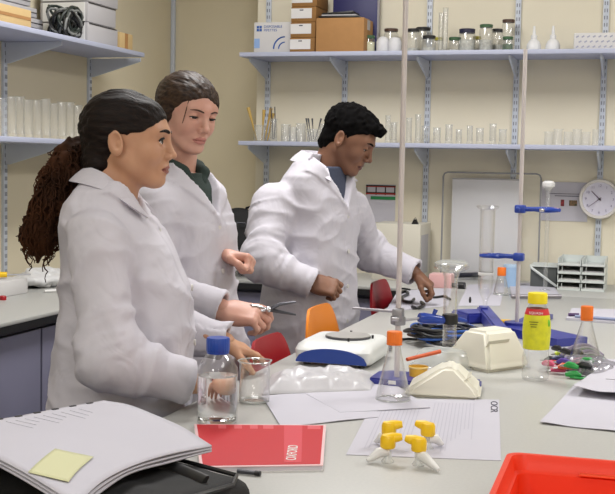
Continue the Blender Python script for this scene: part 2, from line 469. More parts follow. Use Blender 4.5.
# --- head, local axes: x forward, y to the person's left, z up, origin between the ears
def head_sdf(p, H):
    g = H.get
    lw_ = g('lower', 1.0)
    if lw_ != 1.0: p = np.stack([p[..., 0], p[..., 1], np.where(p[..., 2] < 0, p[..., 2] / lw_, p[..., 2])], -1)
    d = ell(p, (-0.012, 0, 0.036), (0.089, 0.071, 0.078))
    d = smin(d, ell(p, (0.032, 0, 0.030), (0.059, 0.060, 0.062)), 0.03)
    d = smin(d, ell(p, (0.030, 0, 0.000), (0.052, 0.058, 0.060)), 0.03)
    d = smin(d, ell(p, (0.035, 0, -0.040), (0.048, g('facew', 0.048), 0.058)), 0.03)
    for s in (-1, 1):
        d = smin(d, cap(p, (-0.002, s * 0.052, -0.040), (0.058, s * 0.020, -0.088), 0.014, 0.013), 0.03)
        d = smin(d, ell(p, (0.056, s * 0.036, -0.026), (0.022, 0.022, 0.024)), 0.02)
        d = smin(d, cap(p, (0.086, s * 0.010, 0.026), (0.070, s * 0.042, 0.028), 0.0075, 0.008), 0.018)
    d = smin(d, ell(p, (g('chinx', 0.068), 0, -0.090), (0.019, 0.020, 0.016)), 0.022)
    for s in (-1, 1): d = smax(d, -ell(p, (0.096, s * 0.031, 0.006), (0.017, 0.019, 0.012)), 0.012)
    d = smin(d, ell(p, (0.074, 0, -0.060), (0.019, 0.026, 0.020)), 0.014)
    # nose
    nx = g('nose', 0.112)
    d = smin(d, cap(p, (0.086, 0, 0.020), (nx - 0.008, 0, -0.023), 0.0075, 0.0085), 0.012)
    d = smin(d, ell(p, (nx - 0.006, 0, -0.028), (0.010, 0.010, 0.0085)), 0.006)
    for s in (-1, 1):
        d = smin(d, ell(p, (nx - 0.016, s * 0.012, -0.032), (0.010, 0.0065, 0.0075)), 0.005)
        d = smax(d, -ell(p, (nx - 0.013, s * 0.006, -0.039), (0.005, 0.0032, 0.003)), 0.002)
    d = smin(d, ell(p, (0.082, 0, -0.046), (0.014, 0.017, 0.014)), 0.008)
    # lips
    d = smin(d, ell(p, (0.0895, 0, -0.0575), (0.0085, 0.021, 0.0055)), 0.005)
    d = smin(d, ell(p, (0.0880, 0, -0.0675), (0.0085, 0.018, 0.0060)), 0.005)
    d = smax(d, -cap(p, (0.0985, 0, -0.0625), (0.083, 0.022, -0.0635), 0.0016), 0.003)
    d = smax(d, -cap(p, (0.0985, 0, -0.0625), (0.083, -0.022, -0.0635), 0.0016), 0.003)
    # eyelids over the eyeball
    op = g('open', 0.0045); dn = g('gaze', 0.0)
    for s in (-1, 1):
        e = np.array([0.0745, s * 0.031, 0.006], np.float32); q = p - e
        ball = np.linalg.norm(q, axis=-1) - 0.0142
        slit = np.maximum(np.abs(q[..., 2] + dn + 0.0) - op * np.sqrt(np.clip(1 - (q[..., 1] / 0.0140) ** 2, 0, 1)), -(q[..., 0] - 0.005))
        ball = np.maximum(ball, -slit)
        d = smin(d, ball, 0.003)
        d = np.maximum(d, -np.maximum(np.linalg.norm(q, axis=-1) - 0.0150, slit))
    # ears
    for s in (-1, 1):
        R = rotz(s * 0.30) @ roty(-0.15)
        e = ell(p, (-0.012, s * 0.076, -0.002), (0.018, 0.0065, 0.031), R)
        e = smax(e, -ell(p, (-0.010, s * 0.0835, 0.002), (0.0115, 0.0075, 0.020), R), 0.003)
        e = smin(e, ell(p, (-0.003, s * 0.076, -0.004), (0.006, 0.005, 0.008)), 0.004)
        d = smin(d, e, 0.006)
    return d
def head_frame(o, yaw_v, pitch, roll=0.0):
    """columns: x (forward), y (left), z (up) in world"""
    f = np.array([yaw_v[0], yaw_v[1], 0.0]); f /= np.linalg.norm(f); l = np.array([-f[1], f[0], 0]); u = np.array([0, 0, 1.0])
    f2 = f * math.cos(pitch) - u * math.sin(pitch); u2 = u * math.cos(pitch) + f * math.sin(pitch)
    l2 = l * math.cos(roll) + u2 * math.sin(roll); u3 = np.cross(f2, l2)
    return np.stack([f2, l2, u3], 1)
# --- hand, local axes: x wrist to fingertips, y thumb side, z back of the hand
def hand_sdf(p, c, spread=0.10, thumb=(0.4, 0.4), k=1.0, thr=(0.55, 0.75, -0.35)):
    p = p / k
    d = rbox(p, (0.046, 0.0, 0), (0.043, 0.037, 0.0135), 0.0128)
    d = smin(d, ell(p, (0.030, 0.024, -0.008), (0.030, 0.017, 0.015)), 0.012)
    d = smin(d, ell(p, (0.030, -0.024, -0.007), (0.032, 0.014, 0.014)), 0.012)
    arm = ell(p, (-0.02, 0, 0), (0.075, 0.029, 0.022))
    d = smin(d, arm, 0.018)
    ys = (0.0285, 0.0095, -0.0095, -0.0275); ls = (0.070, 0.078, 0.072, 0.057); rr = (0.0088, 0.0090, 0.0086, 0.0076)
    for i in range(4):
        cc = c[i] if isinstance(c[0], (tuple, list)) else c
        a = (1.5 - i) * spread; b = np.array([0.082 - abs(i - 1.2) * 0.003, ys[i], 0.001]); pts = [b * 1.0]; ang = 0; r = rr[i]
        pts.insert(0, np.array([0.045, ys[i] * 0.8, 0.0]))
        for t, L in enumerate((0.44, 0.30, 0.26)):
            ang += cc[t]
            pts.append(pts[-1] + ls[i] * L * np.array([math.cos(ang) * math.cos(a), math.sin(a) * math.cos(ang), -math.sin(ang)]))
        d = smin(d, limb(p, pts, (r, r * 1.06, r * 1.02, r * 0.96, r * 0.84), 0.004), 0.0045)
    t0 = np.array([0.018, 0.026, -0.006]); dr = np.array(thr, float); dr /= np.linalg.norm(dr)
    t1 = t0 + dr * 0.040; d2 = dr + thumb[0] * np.array([0.7, -0.75, -0.2]); d2 /= np.linalg.norm(d2)
    t2 = t1 + d2 * 0.031; d3 = d2 + thumb[1] * np.array([0.4, -0.9, -0.1]); d3 /= np.linalg.norm(d3)
    d = smin(d, limb(p, [t0, t1, t2, t2 + d3 * 0.024], (0.0145, 0.0112, 0.0102, 0.0086), 0.006), 0.010)
    return d * k
def frame_from(dirv, dorsal, thumb_sign):
    x = np.array(dirv, float); x /= np.linalg.norm(x); z = np.array(dorsal, float); z = z - x * (z @ x); z /= np.linalg.norm(z)
    y = np.cross(z, x) * thumb_sign     # mirrored frame when needed
    return np.stack([x, y, z], 1)
def make_hand(o, dirv, dorsal, side, **kw):
    """side 'R' or 'L'; o = wrist in the world"""
    F = frame_from(dirv, dorsal, 1 if side == 'R' else -1)
    V, Q = surfnets(lambda p: hand_sdf(p, **kw), (-0.105, -0.075, -0.085), (0.19, 0.095, 0.04), 0.0017 * QL)
    V = V @ F.T + np.array(o)
    if np.linalg.det(F) < 0: Q = Q[:, ::-1]
    return V, Q

def skin_mat(name, c, c2):
    return mat(name, c, 0.48, sss=0.12, c2=c2, nscale=14, bump=0.08, bscale=350)
def person(cfg):
    n = cfg['name']; base = np.array([cfg['base'][0], cfg['base'][1], 0.0])
    root = thing('person', cfg['label'], 'person', tuple(base), 0, None)
    F = np.array([cfg['face'][0], cfg['face'][1], 0.0]); F /= np.linalg.norm(F); L = np.array([-F[1], F[0], 0.0])
    toB = lambda p: np.stack([(p[..., 0] - base[0]) * L[0] + (p[..., 1] - base[1]) * L[1], (p[..., 0] - base[0]) * F[0] + (p[..., 1] - base[1]) * F[1], p[..., 2]], -1)
    ho = np.array(cfg['head_o']); HF = head_frame(ho, cfg['gazev'], cfg['pitch'], cfg.get('roll', 0)); H = cfg.get('H', {}); hs = cfg.get('hscale', 1.0)
    sk = skin_mat(n + '_skin', *cfg['skin']); lip = mat(n + '_lips', cfg['lip'], 0.4, sss=0.05)
    inv = lambda p: ((p - ho) @ HF) / hs
    nb = np.array(cfg['neck_base'])
    # head and neck
    neck_top = ho + HF @ np.array([-0.022, 0, -0.045]) * hs
    jaw_in = ho + HF @ np.array([0.01, 0, -0.06]) * hs
    def hn(p):
        d = head_sdf(inv(p), H) * hs
        nk = cap(p, neck_top, nb, cfg.get('neckr', 0.050), cfg.get('neckr', 0.050) + 0.006)
        nk = smin(nk, cap(p, jaw_in, (neck_top + nb) / 2, 0.03, 0.045), 0.03)
        return smin(d, nk, 0.018)
    lo = np.minimum(ho - 0.145, nb - 0.09); hi = np.maximum(ho + 0.145, nb + 0.08)
    V, Q = surfnets(hn, lo, hi, 0.0023 * QL)
    c = inv(V[Q].mean(1)); c[:, 2] = np.where(c[:, 2] < 0, c[:, 2] / H.get('lower', 1.0), c[:, 2]); mi = np.zeros(len(Q), int)
    lipm = (((c[:, 1] / 0.0225) ** 2 + ((c[:, 2] + 0.0625) / 0.0115) ** 2) < 1) & (c[:, 0] > 0.078)
    lipm &= (c[:, 2] + 0.0555 < 0.004 - 0.02 * np.abs(c[:, 1]) * 8 * np.abs(c[:, 1]) / 0.0225)
    mi[lipm] = 1
    parts = [(V, Q)]; mis = [mi]
    for hd in cfg['hands']:
        h = make_hand(**hd); parts.append(h); mis.append(np.zeros(len(h[1]), int))
    # trunk, arms and legs under the clothes
    rows = np.array(cfg['rows'], float)
    zf = rows[:, 0]
    hipz = cfg.get('hipz', 0.86)
    arms = cfg['arms']
    def trunk(p):
        q = toB(p); z = q[..., 2]
        v0 = np.interp(z, zf, rows[:, 1]); a = np.interp(z, zf, rows[:, 2]) - 0.035; b = np.interp(z, zf, rows[:, 3]) - 0.035
        a = np.clip(a, 0.03, 0.17); b = np.clip(b, 0.03, 0.115)
        d = (np.sqrt((q[..., 0] / a) ** 2 + ((q[..., 1] - v0) / b) ** 2) - 1) * np.minimum(a, b)
        d = np.maximum(d, np.maximum(z - nb[2], (hipz - 0.08) - z))
        for pts in arms: d = smin(d, limb(p, pts, (0.045, 0.036, 0.026)), 0.02)
        for s in (-1, 1):
            A = base + L * s * 0.085 + np.array([0, 0, hipz]); K = base + L * s * 0.09 + F * 0.01 + np.array([0, 0, 0.48]); An = base + L * s * 0.09 - F * 0.02 + np.array([0, 0, 0.09])
            d = smin(d, limb(p, [A, K, An], (0.075, 0.05, 0.035)), 0.03)
            d = smin(d, cap(p, An, An + F * 0.14 - np.array([0, 0, 0.05]), 0.035, 0.028), 0.02)
        return d
    ap = np.array([q for pts in arms for q in pts])
    lo = np.minimum(ap.min(0) - 0.1, base - 0.3); hi = np.maximum(ap.max(0) + 0.1, base + 0.3); lo[2] = -0.02 + 0.02; hi[2] = nb[2] + 0.06
    Vt, Qt = surfnets(trunk, lo, hi, 0.011 * QL)
    parts.append((Vt, Qt)); mis.append(np.zeros(len(Qt), int))
    me = npmesh('body', parts, [sk, lip], off=base, mi=np.concatenate(mis))
    body = bpy.data.objects.new('body', me); COL.objects.link(body); body.parent = root
    # eyes, lashes, brows
    HM = Matrix([[HF[i][0] * hs, HF[i][1] * hs, HF[i][2] * hs, ho[i] - base[i]] for i in range(3)] + [[0, 0, 0, 1]])
    eyew = mat('eye_white', (215, 208, 204), 0.25); iris = mat(n + '_iris', cfg.get('iris', (45, 28, 18)), 0.15)
    gz = Vector((1, cfg.get('gy', 0.0), -cfg.get('gaze_dn', 0.0))).normalized()
    for s in (-1, 1):
        b = B(); b.sphere((0, 0, 0), 0.0128, n=24)
        for f in b.bm.faces:
            if f.calc_center_median().normalized().dot(gz) > 0.74: f.material_index = 1
        for v in b.bm.verts: v.co = HM @ (v.co + Vector((0.0745, s * 0.031, 0.006)))
        b.o('eye', [eyew, iris], body)
        dn = H.get('gaze', 0.0); op = H.get('open', 0.0045)
        pts = []
        for i in range(9):
            t = -1 + 2 * i / 8; y = t * 0.0142; z = -dn + op * math.sqrt(max(0, 1 - t * t)) + 0.0002; x = math.sqrt(max(0.0, 0.0150 ** 2 - y * y - z * z))
            pts.append(HM @ Vector((0.0745 + x, s * 0.031 + s * y, 0.006 + z)))
        b = B().tube(pts, [cfg.get('lash', 1.0) * k for k in (0.0005, 0.0009, 0.0012, 0.0014, 0.0015, 0.0016, 0.0017, 0.0016, 0.0012)], n=6)
        b.o('eyelashes', mat('lash', (18, 14, 12), 0.6), body)
        # brow
        pts = []
        bz = cfg.get('browz', 0.0265)
        for i in range(9):
            t = i / 8; y = 0.012 + 0.037 * t; z = bz + 0.006 * math.sin(min(1, t * 1.15) * PI * 0.62) - 0.004 * t * t
            x = 0.11
            for _ in range(12):
                x -= float(head_sdf(np.array([[x, s * y, z]], np.float32), H)[0]) * 0.8
            pts.append(HM @ Vector((x + 0.0002, s * y, z)))
        bt = cfg.get('browt', 0.0028)
        B().tube(pts, [bt * k for k in (0.6, 0.95, 1.05, 1.05, 1.0, 0.9, 0.75, 0.55, 0.3)], n=7, flat=0.7).o('eyebrow', cfg['browmat'], body)
    # hair
    hair = cfg['hair'](HF, ho, hs, base, body, root)
    # ---- lab coat
    hem = cfg['hem']; vb = cfg['v']    # v: (apex z, half width per metre above it, top z, side shift)
    coatm = M_coat
    cw = cfg.get('cuffr', 0.046)
    def coat0(p, inset=0.0):
        q = toB(p); u, v, z = q[..., 0], q[..., 1], q[..., 2]
        v0 = np.interp(z, zf, rows[:, 1]); a = np.interp(z, zf, rows[:, 2]); b = np.interp(z, zf, rows[:, 3])
        e = 2.3
        d = ((np.abs(u / a) ** e + np.abs((v - v0) / b) ** e) ** (1 / e) - 1) * np.minimum(a, b)
        d = np.maximum(d, np.maximum(z - cfg['top'], hem - z))
        return d + inset, u, v, z, v0, b
    def coat(p):
        d, u, v, z, v0, b = coat0(p)
        for pts in arms:
            s = limb(p, pts, cfg.get('sl', (0.066, 0.060, cw)), 0.03)
            dr = (pts[2] - pts[1]) / np.linalg.norm(pts[2] - pts[1])
            end = pts[2] + dr * 0.0
            s = np.maximum(s, (p - end) @ dr.astype(np.float32))
            s = np.maximum(s, -cap(p, end - dr * 0.035, end + dr * 0.03, cw - 0.010))
            kk = 0.014 + cfg.get('armk', 0.05) * np.exp(-((p - pts[0]) ** 2).sum(-1) / 0.10 ** 2)
            d = smin(d, s, kk)
        # lapels, placket and pocket as raised cloth
        uc = u - vb[3]
        vh = np.clip((z - vb[0]) * vb[1], 0, 1)
        front = np.clip((v - v0) / 0.03, 0, 1)
        lw = np.interp(z, [vb[0] - 0.04, vb[0], vb[2] - 0.05, vb[2]], [0.0, 0.012, 0.055, 0.065])
        lap = (np.abs(uc) < vh + lw) & (z > vb[0] - 0.03)
        d = d - 0.0055 * front * lap
        d = d - 0.0035 * front * ((uc > -0.016) & (z < vb[0] + 0.005)) * (uc < 0.2)
        d = d - 0.0032 * front * ((np.abs(u - 0.095) < 0.055) & (np.abs(z - (vb[0] - 0.09)) < 0.07))
        for s in (-1, 1): d = d - 0.003 * front * ((np.abs(u - s * 0.12) < 0.08) & (np.abs(z - 0.80) < 0.09))
        # V opening
        wedge = np.maximum(np.abs(uc) - vh, -(v - v0 + 0.01))
        wedge = np.maximum(wedge, vb[0] - z)
        d = np.maximum(d, -wedge)
        # neck hole
        nk = cap(p, neck_top, nb - (neck_top - nb) * 0.6, 0.060, 0.066)
        d = np.maximum(d, -nk)
        return d
    fs = cfg.get('fold', 1.15)
    def disp(p):
        q = toB(p)
        u, v, z = q[:, 0], q[:, 1], q[:, 2]
        # distance along arms
        out = np.zeros(len(p)); wa = np.zeros(len(p))
        for i, pts in enumerate(arms):
            for (A, Bq) in ((pts[0], pts[1]), (pts[1], pts[2])):
                ba = Bq - A; Ln = np.linalg.norm(ba); dr = ba / Ln
                t = (p - A) @ dr; r = np.linalg.norm(p - A - np.clip(t, 0, Ln)[:, None] * dr, axis=1)
                w_ = np.clip((0.095 - r) / 0.02, 0, 1) * np.clip((t + 0.02) / 0.04, 0, 1) * np.clip((Ln + 0.02 - t) / 0.04, 0, 1)
                side = (p - A) - t[:, None] * dr
                nn = vnoise(np.stack([t / 0.050 + side @ F * 9 + vnoise(p * 9) * 1.6, side @ np.cross(dr, F) * 9 + 5 + i * 3, side @ F * 6], -1))
                nr = (1 - np.abs(2 * nn - 1)) ** 2.2
                n3 = vnoise(np.stack([t / 0.026 + side @ F * 14 + vnoise(p * 12 + 4) * 1.5, side @ np.cross(dr, F) * 12 + 1 + i * 3, side @ F * 9 + 2], -1)); nr = nr + 0.45 * (1 - np.abs(2 * n3 - 1)) ** 3
                el = np.exp(-((p - pts[1]) ** 2).sum(1) / 0.10 ** 2); el2 = np.exp(-((p - pts[2]) ** 2).sum(1) / 0.07 ** 2)
                out += w_ * (0.0125 * (nr - 0.5) * (0.55 + 1.0 * el) * (1 - el2)); wa = np.maximum(wa, w_)
        th = np.arctan2(u, v - 0.0)
        fz = vnoise(np.stack([th * 2.6 + 0.7 * vnoise(np.stack([z * 5, th, z * 0], -1)), z * 1.3, z * 0 + 2.5], -1))
        diag = vnoise(np.stack([(z + 0.35 * u) * 12, (u - 0.4 * z) * 5, v * 5 + 3], -1))
        d2 = vnoise(np.stack([(z - 0.5 * u) * 16, (u + 0.5 * z) * 6 + 7, v * 7 + 1], -1))
        body_ = 0.022 * (fz - 0.5) * np.clip((1.35 - z) / 0.3, 0.15, 1) + 0.011 * ((1 - np.abs(2 * diag - 1)) ** 2.5 - 0.35) + 0.006 * ((1 - np.abs(2 * d2 - 1)) ** 3 - 0.3)
        out += (1 - wa) * body_ * 0.8
        return out * fs
    ap = np.concatenate([ap, np.array([base])])
    mr = rows[:, 2].max() + 0.05
    lo = np.minimum(ap.min(0) - 0.09, base - mr); hi = np.maximum(ap.max(0) + 0.09, base + mr)
    lo[2] = hem - 0.02; hi[2] = cfg['top'] + 0.02
    V, Q = surfnets(coat, lo, hi, 0.0056 * QL, disp)
    me = npmesh('lab_coat', [(V, Q)], [coatm], off=base)
    cob = bpy.data.objects.new('lab_coat', me); COL.objects.link(cob); cob.parent = root
    # shirt filling the opening
    def shirt(p):
        d, u, v, z, v0, b = coat0(p, 0.016)
        d = np.maximum(d, -(v - v0 + 0.02))
        d = np.maximum(d, np.maximum(np.abs(u - vb[3]) - 0.11, (vb[0] - 0.04) - z))
        nk = cap(p, neck_top, nb - (neck_top - nb) * 0.6, cfg.get('neckr', 0.05) + 0.004, cfg.get('neckr', 0.05) + 0.008)
        d = np.maximum(d, z - (cfg['shirt_top']))
        return np.maximum(d, -nk * 0 - 1)
    lo2 = base - 0.2; hi2 = base + 0.25; lo2[2] = vb[0] - 0.06; hi2[2] = cfg['shirt_top'] + 0.02
    V, Q = surfnets(shirt, lo2, hi2, 0.005 * QL)
    me = npmesh('shirt', [(V, Q)], [cfg['shirtmat']], off=base)
    so = bpy.data.objects.new('shirt', me); COL.objects.link(so); so.parent = root
    # collar: a folded band round the neck
    c = cfg['collar']   # dict(center u,v, z back, z front, ra, rb, stand, fall, spread)
    b = B(); rings = []
    N = 40; amax = c.get('amax', 2.45)
    for i in range(N + 1):
        t = -1 + 2 * i / N; a = t * amax
        e = abs(t)
        zz = c['zb'] + (c['zf'] - c['zb']) * ((1 - math.cos(min(a if a > 0 else -a, PI))) / 2) ** 1.9
        du = math.sin(a); dv = -math.cos(a)
        fall = c['fall'] * (1 + 0.35 * max(0, e - 0.75) / 0.25); stand = c['stand'] * (1 - 0.6 * max(0, e - 0.6) / 0.4)
        prof = [(0.0, -0.012), (0.003, stand), (0.008, stand + 0.004), (0.012, stand + 0.001), (fall * 0.55 + 0.010, stand - fall * 0.34), (fall * 1.0 + 0.010, stand - fall * 0.80), (fall * 0.96 + 0.007, stand - fall * 0.86), (fall * 0.5 + 0.006, stand - fall * 0.42), (0.0075, stand - 0.006), (0.004, -0.012)]
        rg = []
        for (r_, z_) in prof:
            u_ = c['u'] + du * (c['ra'] + r_); v_ = c['v'] + dv * (c['rb'] + r_)
            w_ = L * u_ + F * v_; rg.append(b.bm.verts.new((w_[0], w_[1], zz + z_)))
        rings.append(rg)
    for r0, r1 in zip(rings, rings[1:]): b.bridge(r0, r1)
    b._face(rings[0][::-1]); b._face(rings[-1])
    b.o('collar', coatm, cob, ang=60)
    # buttons
    for k in range(4):
        z = vb[0] - 0.03 - 0.125 * k
        v0 = np.interp(z, zf, rows[:, 1]); bb = np.interp(z, zf, rows[:, 3])
        w_ = L * (vb[3] + 0.0) + F * (v0 + bb + 0.004); w2 = w_ + F * 0.004
        B().cyl((w_[0], w_[1], z), (w2[0], w2[1], z), 0.0075, n=14).o('button', mat('button', (205, 202, 198), 0.35), cob)
    # trousers and shoes
    def trous(p):
        d = None
        for s in (-1, 1):
            A = base + L * s * 0.085 + np.array([0, 0, hipz]); K = base + L * s * 0.095 + F * 0.01 + np.array([0, 0, 0.48]); An = base + L * s * 0.095 - F * 0.02 + np.array([0, 0, 0.05])
            e = limb(p, [A, K, An], (0.100, 0.078, 0.066))
            d = e if d is None else smin(d, e, 0.03)
        return np.maximum(d, 0.05 - p[..., 2])
    lo = base - 0.25; hi = base + 0.25; lo[2] = 0.03; hi[2] = hipz + 0.1
    V, Q = surfnets(trous, lo, hi, 0.012 * QL)
    o = bpy.data.objects.new('trousers', npmesh('trousers', [(V, Q)], [mat('denim_dark', (38, 42, 58), 0.85)], off=base)); COL.objects.link(o); o.parent = root
    for s in (-1, 1):
        A = base + L * s * 0.095
        def shoe(p):
            d = smin(cap(p, A - F * 0.06 + np.array([0, 0, 0.05]), A + F * 0.13 + np.array([0, 0, 0.036]), 0.048, 0.040), cap(p, A - F * 0.04 + np.array([0, 0, 0.05]), A - F * 0.03 + np.array([0, 0, 0.09]), 0.045), 0.03)
            return smax(d, 0.004 - p[..., 2], 0.004)
        lo = A - 0.22; hi = A + 0.24; lo[2] = -0.01; hi[2] = 0.16
        V, Q = surfnets(shoe, lo, hi, 0.008 * QL)
        o = bpy.data.objects.new('shoe', npmesh('shoe', [(V, Q)], [M_black], off=base)); COL.objects.link(o); o.parent = root
    return root, body, cob
M_coat = mat('coat_cotton', (200, 197, 206), 0.88, noise=0.03, nscale=5)
nt = M_coat.node_tree; bs = nt.nodes['Principled BSDF']; prev = None
tcn = nt.nodes.new('ShaderNodeTexCoord')
for sc_, ds_, st_ in ((13, 0.012, 0.5), (1200, 0.0006, 0.2)):
    nz = nt.nodes.new('ShaderNodeTexNoise'); nz.inputs['Scale'].default_value = sc_; nz.inputs['Distortion'].default_value = 1.2 if sc_ < 100 else 0; nz.inputs['Detail'].default_value = 1.5
    nt.links.new(tcn.outputs['Object'], nz.inputs[0])
    bp = nt.nodes.new('ShaderNodeBump'); bp.inputs['Distance'].default_value = ds_; bp.inputs['Strength'].default_value = st_
    nt.links.new(nz.outputs[0], bp.inputs['Height'])
    if prev: nt.links.new(prev.outputs[0], bp.inputs['Normal'])
    prev = bp
nt.links.new(prev.outputs[0], bs.inputs['Normal'])

def hair_cap(cfg):
    """returns a builder for a cap of hair; cfg: zlow xs/zs, r scale, extra(p) sdf, noise"""
    def build(HF, ho, hs, base, body, root):
        def f(p):
            d = ell(p, cfg.get('c', (-0.012, 0, 0.038)), cfg.get('r', (0.098, 0.0795, 0.084)))
            d = smin(d, ell(p, cfg.get('c2', (0.035, 0, 0.04)), cfg.get('r2', (0.058, 0.066, 0.058))), 0.02)
            if 'extra' in cfg: d = smin(d, cfg['extra'](p), 0.02)
            zl = np.interp(p[..., 0], cfg['xs'], cfg['zs'])
            if 'zmod' in cfg: zl = zl + cfg['zmod'](p)
            d = smax(d, (zl - p[..., 2]) * 0.8, 0.008)
            if 'sub' in cfg: d = smax(d, -cfg['sub'](p), 0.006)
            if 'post' in cfg: d = smin(d, cfg['post'](p), 0.015)
            return d
        A = cfg.get('amp', 0.004)
        def disp(p):
            s = cfg.get('strand', (25, 160, 160)); n = vnoise(p * np.array(s, np.float32) + vnoise(p * 30)[:, None] * 0.8)
            return A * (n - 0.5) * 2
        V, Q = surfnets(f, cfg.get('lo', (-0.17, -0.12, -0.12)), cfg.get('hi', (0.15, 0.12, 0.17)), 0.0025 * QL, disp)
        V = (V * hs) @ HF.T + ho
        o = bpy.data.objects.new('hair', npmesh('hair', [(V, Q)], [cfg['mat']], off=base)); COL.objects.link(o); o.parent = root
        return o
    return build
Rt = np.array([0.955, 0.295]); Fw = np.array([-0.293, 0.953])
def facing(theta):
    """theta degrees: 0 faces picture right, positive turns toward the camera"""
    a = math.radians(theta); return Rt * math.cos(a) - Fw * math.sin(a)
def px(x, y, d): return P(x, y, d=d)
CR = CAMR[:, 0]; CU = CAMR[:, 1]; CF = CAMR[:, 2]

# ------------------------------------------------------------------ the front student (dark curly ponytail)
hairA = mat('hair_dark_brown', (14, 9, 8), 0.6, c2=(30, 19, 14), nscale=16, stretch=(2, 12, 12), bump=0.9, bscale=22, spec=0.18)
hairA2 = mat('hair_curls', (30, 19, 14), 0.8, c2=(74, 44, 26), nscale=7, bump=0.5, bscale=200, spec=0.12)
capA = hair_cap(dict(xs=[-0.12, -0.075, -0.05, -0.028, -0.012, 0.006, 0.020, 0.030, 0.055, 0.085, 0.12], zs=[-0.095, -0.090, -0.080, -0.062, -0.038, 0.016, -0.012, 0.004, 0.027, 0.053, 0.070],
    extra=lambda p: ell(p, (-0.056, 0, -0.036), (0.044, 0.057, 0.056)), r=(0.095, 0.078, 0.083), mat=hairA, amp=0.0030, strand=(12, 120, 120),
    sub=lambda p: np.minimum(ell(p, (-0.005, 0.085, -0.006), (0.019, 0.03, 0.028)), ell(p, (-0.005, -0.085, -0.006), (0.019, 0.03, 0.028)))))
def hairA_build(HF, ho, hs, base, body, root):
    o = capA(HF, ho, hs, base, body, root)
    pth = [px(88, 146, 2.66), px(74, 152, 2.66), px(66, 172, 2.65), px(54, 202, 2.64), px(42, 236, 2.64), px(38, 262, 2.64)]
    rs = [0.026, 0.038, 0.046, 0.044, 0.042, 0.020]
    lo = np.min(pth, 0) - 0.09; hi = np.max(pth, 0) + 0.09
    def f(p): return limb(p, pth, rs, 0.03) + 0.012
    def disp(p):
        n1 = vnoise(p * 26 + 3); n2 = vnoise(p * np.array([90, 90, 40])); n3 = vnoise(p * 55)
        return 0.022 * (n1 - 0.42) + 0.012 * (n2 - 0.5) + 0.014 * (n3 - 0.5)
    V, Q = surfnets(f, lo, hi, 0.004 * QL, disp)
    pony = bpy.data.objects.new('ponytail', npmesh('ponytail', [(V, Q)], [hairA2], off=base)); COL.objects.link(pony); pony.parent = o
    rnd = random.Random(5)
    b = B(); P5 = [Vector(q.tolist()) for q in pth]
    def along(t):
        x = t * (len(P5) - 1); i = min(int(x), len(P5) - 2); f_ = x - i
        return P5[i].lerp(P5[i + 1], f_), rs[i] * (1 - f_) + rs[i + 1] * f_
    R_, U_, W_ = Vector(CR.tolist()), Vector((0, 0, 1)), Vector(CF.tolist())
    for k in range(230):
        t0 = rnd.random() * 0.72; a0 = rnd.random() * 2 * PI; ln = 0.16 + rnd.random() * 0.30; tw = rnd.uniform(14, 30) * rnd.choice((-1, 1)); rr = rnd.uniform(0.84, 1.16); cr = rnd.uniform(0.003, 0.007); ph = rnd.random() * 6
        pts = []
        for i in range(22):
            s = i / 21; t = min(1.0, t0 + s * ln); c, r = along(t)
            a = a0 + s * 0.5
            rad = r * rr * (1 + 0.18 * s)
            q = c + (R_ * math.cos(a) + W_ * math.sin(a)) * rad + (R_ * math.cos(ph + s * tw) + U_ * math.sin(ph + s * tw)) * cr
            if t0 + s * ln > 1: q = q - U_ * ((t0 + s * ln - 1) * 0.25)
            pts.append(q - Vector(base.tolist()))
        b.tube(pts, [0.0011 + 0.0012 * math.sin(PI * min(1, i / 21 + 0.1)) for i in range(22)], n=4, caps=False)
    b.o('curls', hairA2, pony, ang=0, fixn=False)
    B().tube([Vector((px(86, 144, 2.66) - base).tolist()) + Vector((CF * 0.02 * math.cos(a) + CU * 0.026 * math.sin(a) + CR * 0.004 * math.sin(a)).tolist()) for a in [i * 2 * PI / 16 for i in range(17)]], 0.006, n=8).o('hair_tie', M_black, o)
    return o
bA = px(118, 230, 2.63)
def lowhand(x, y, d): return px(x, y, d)
faceA = facing(2)
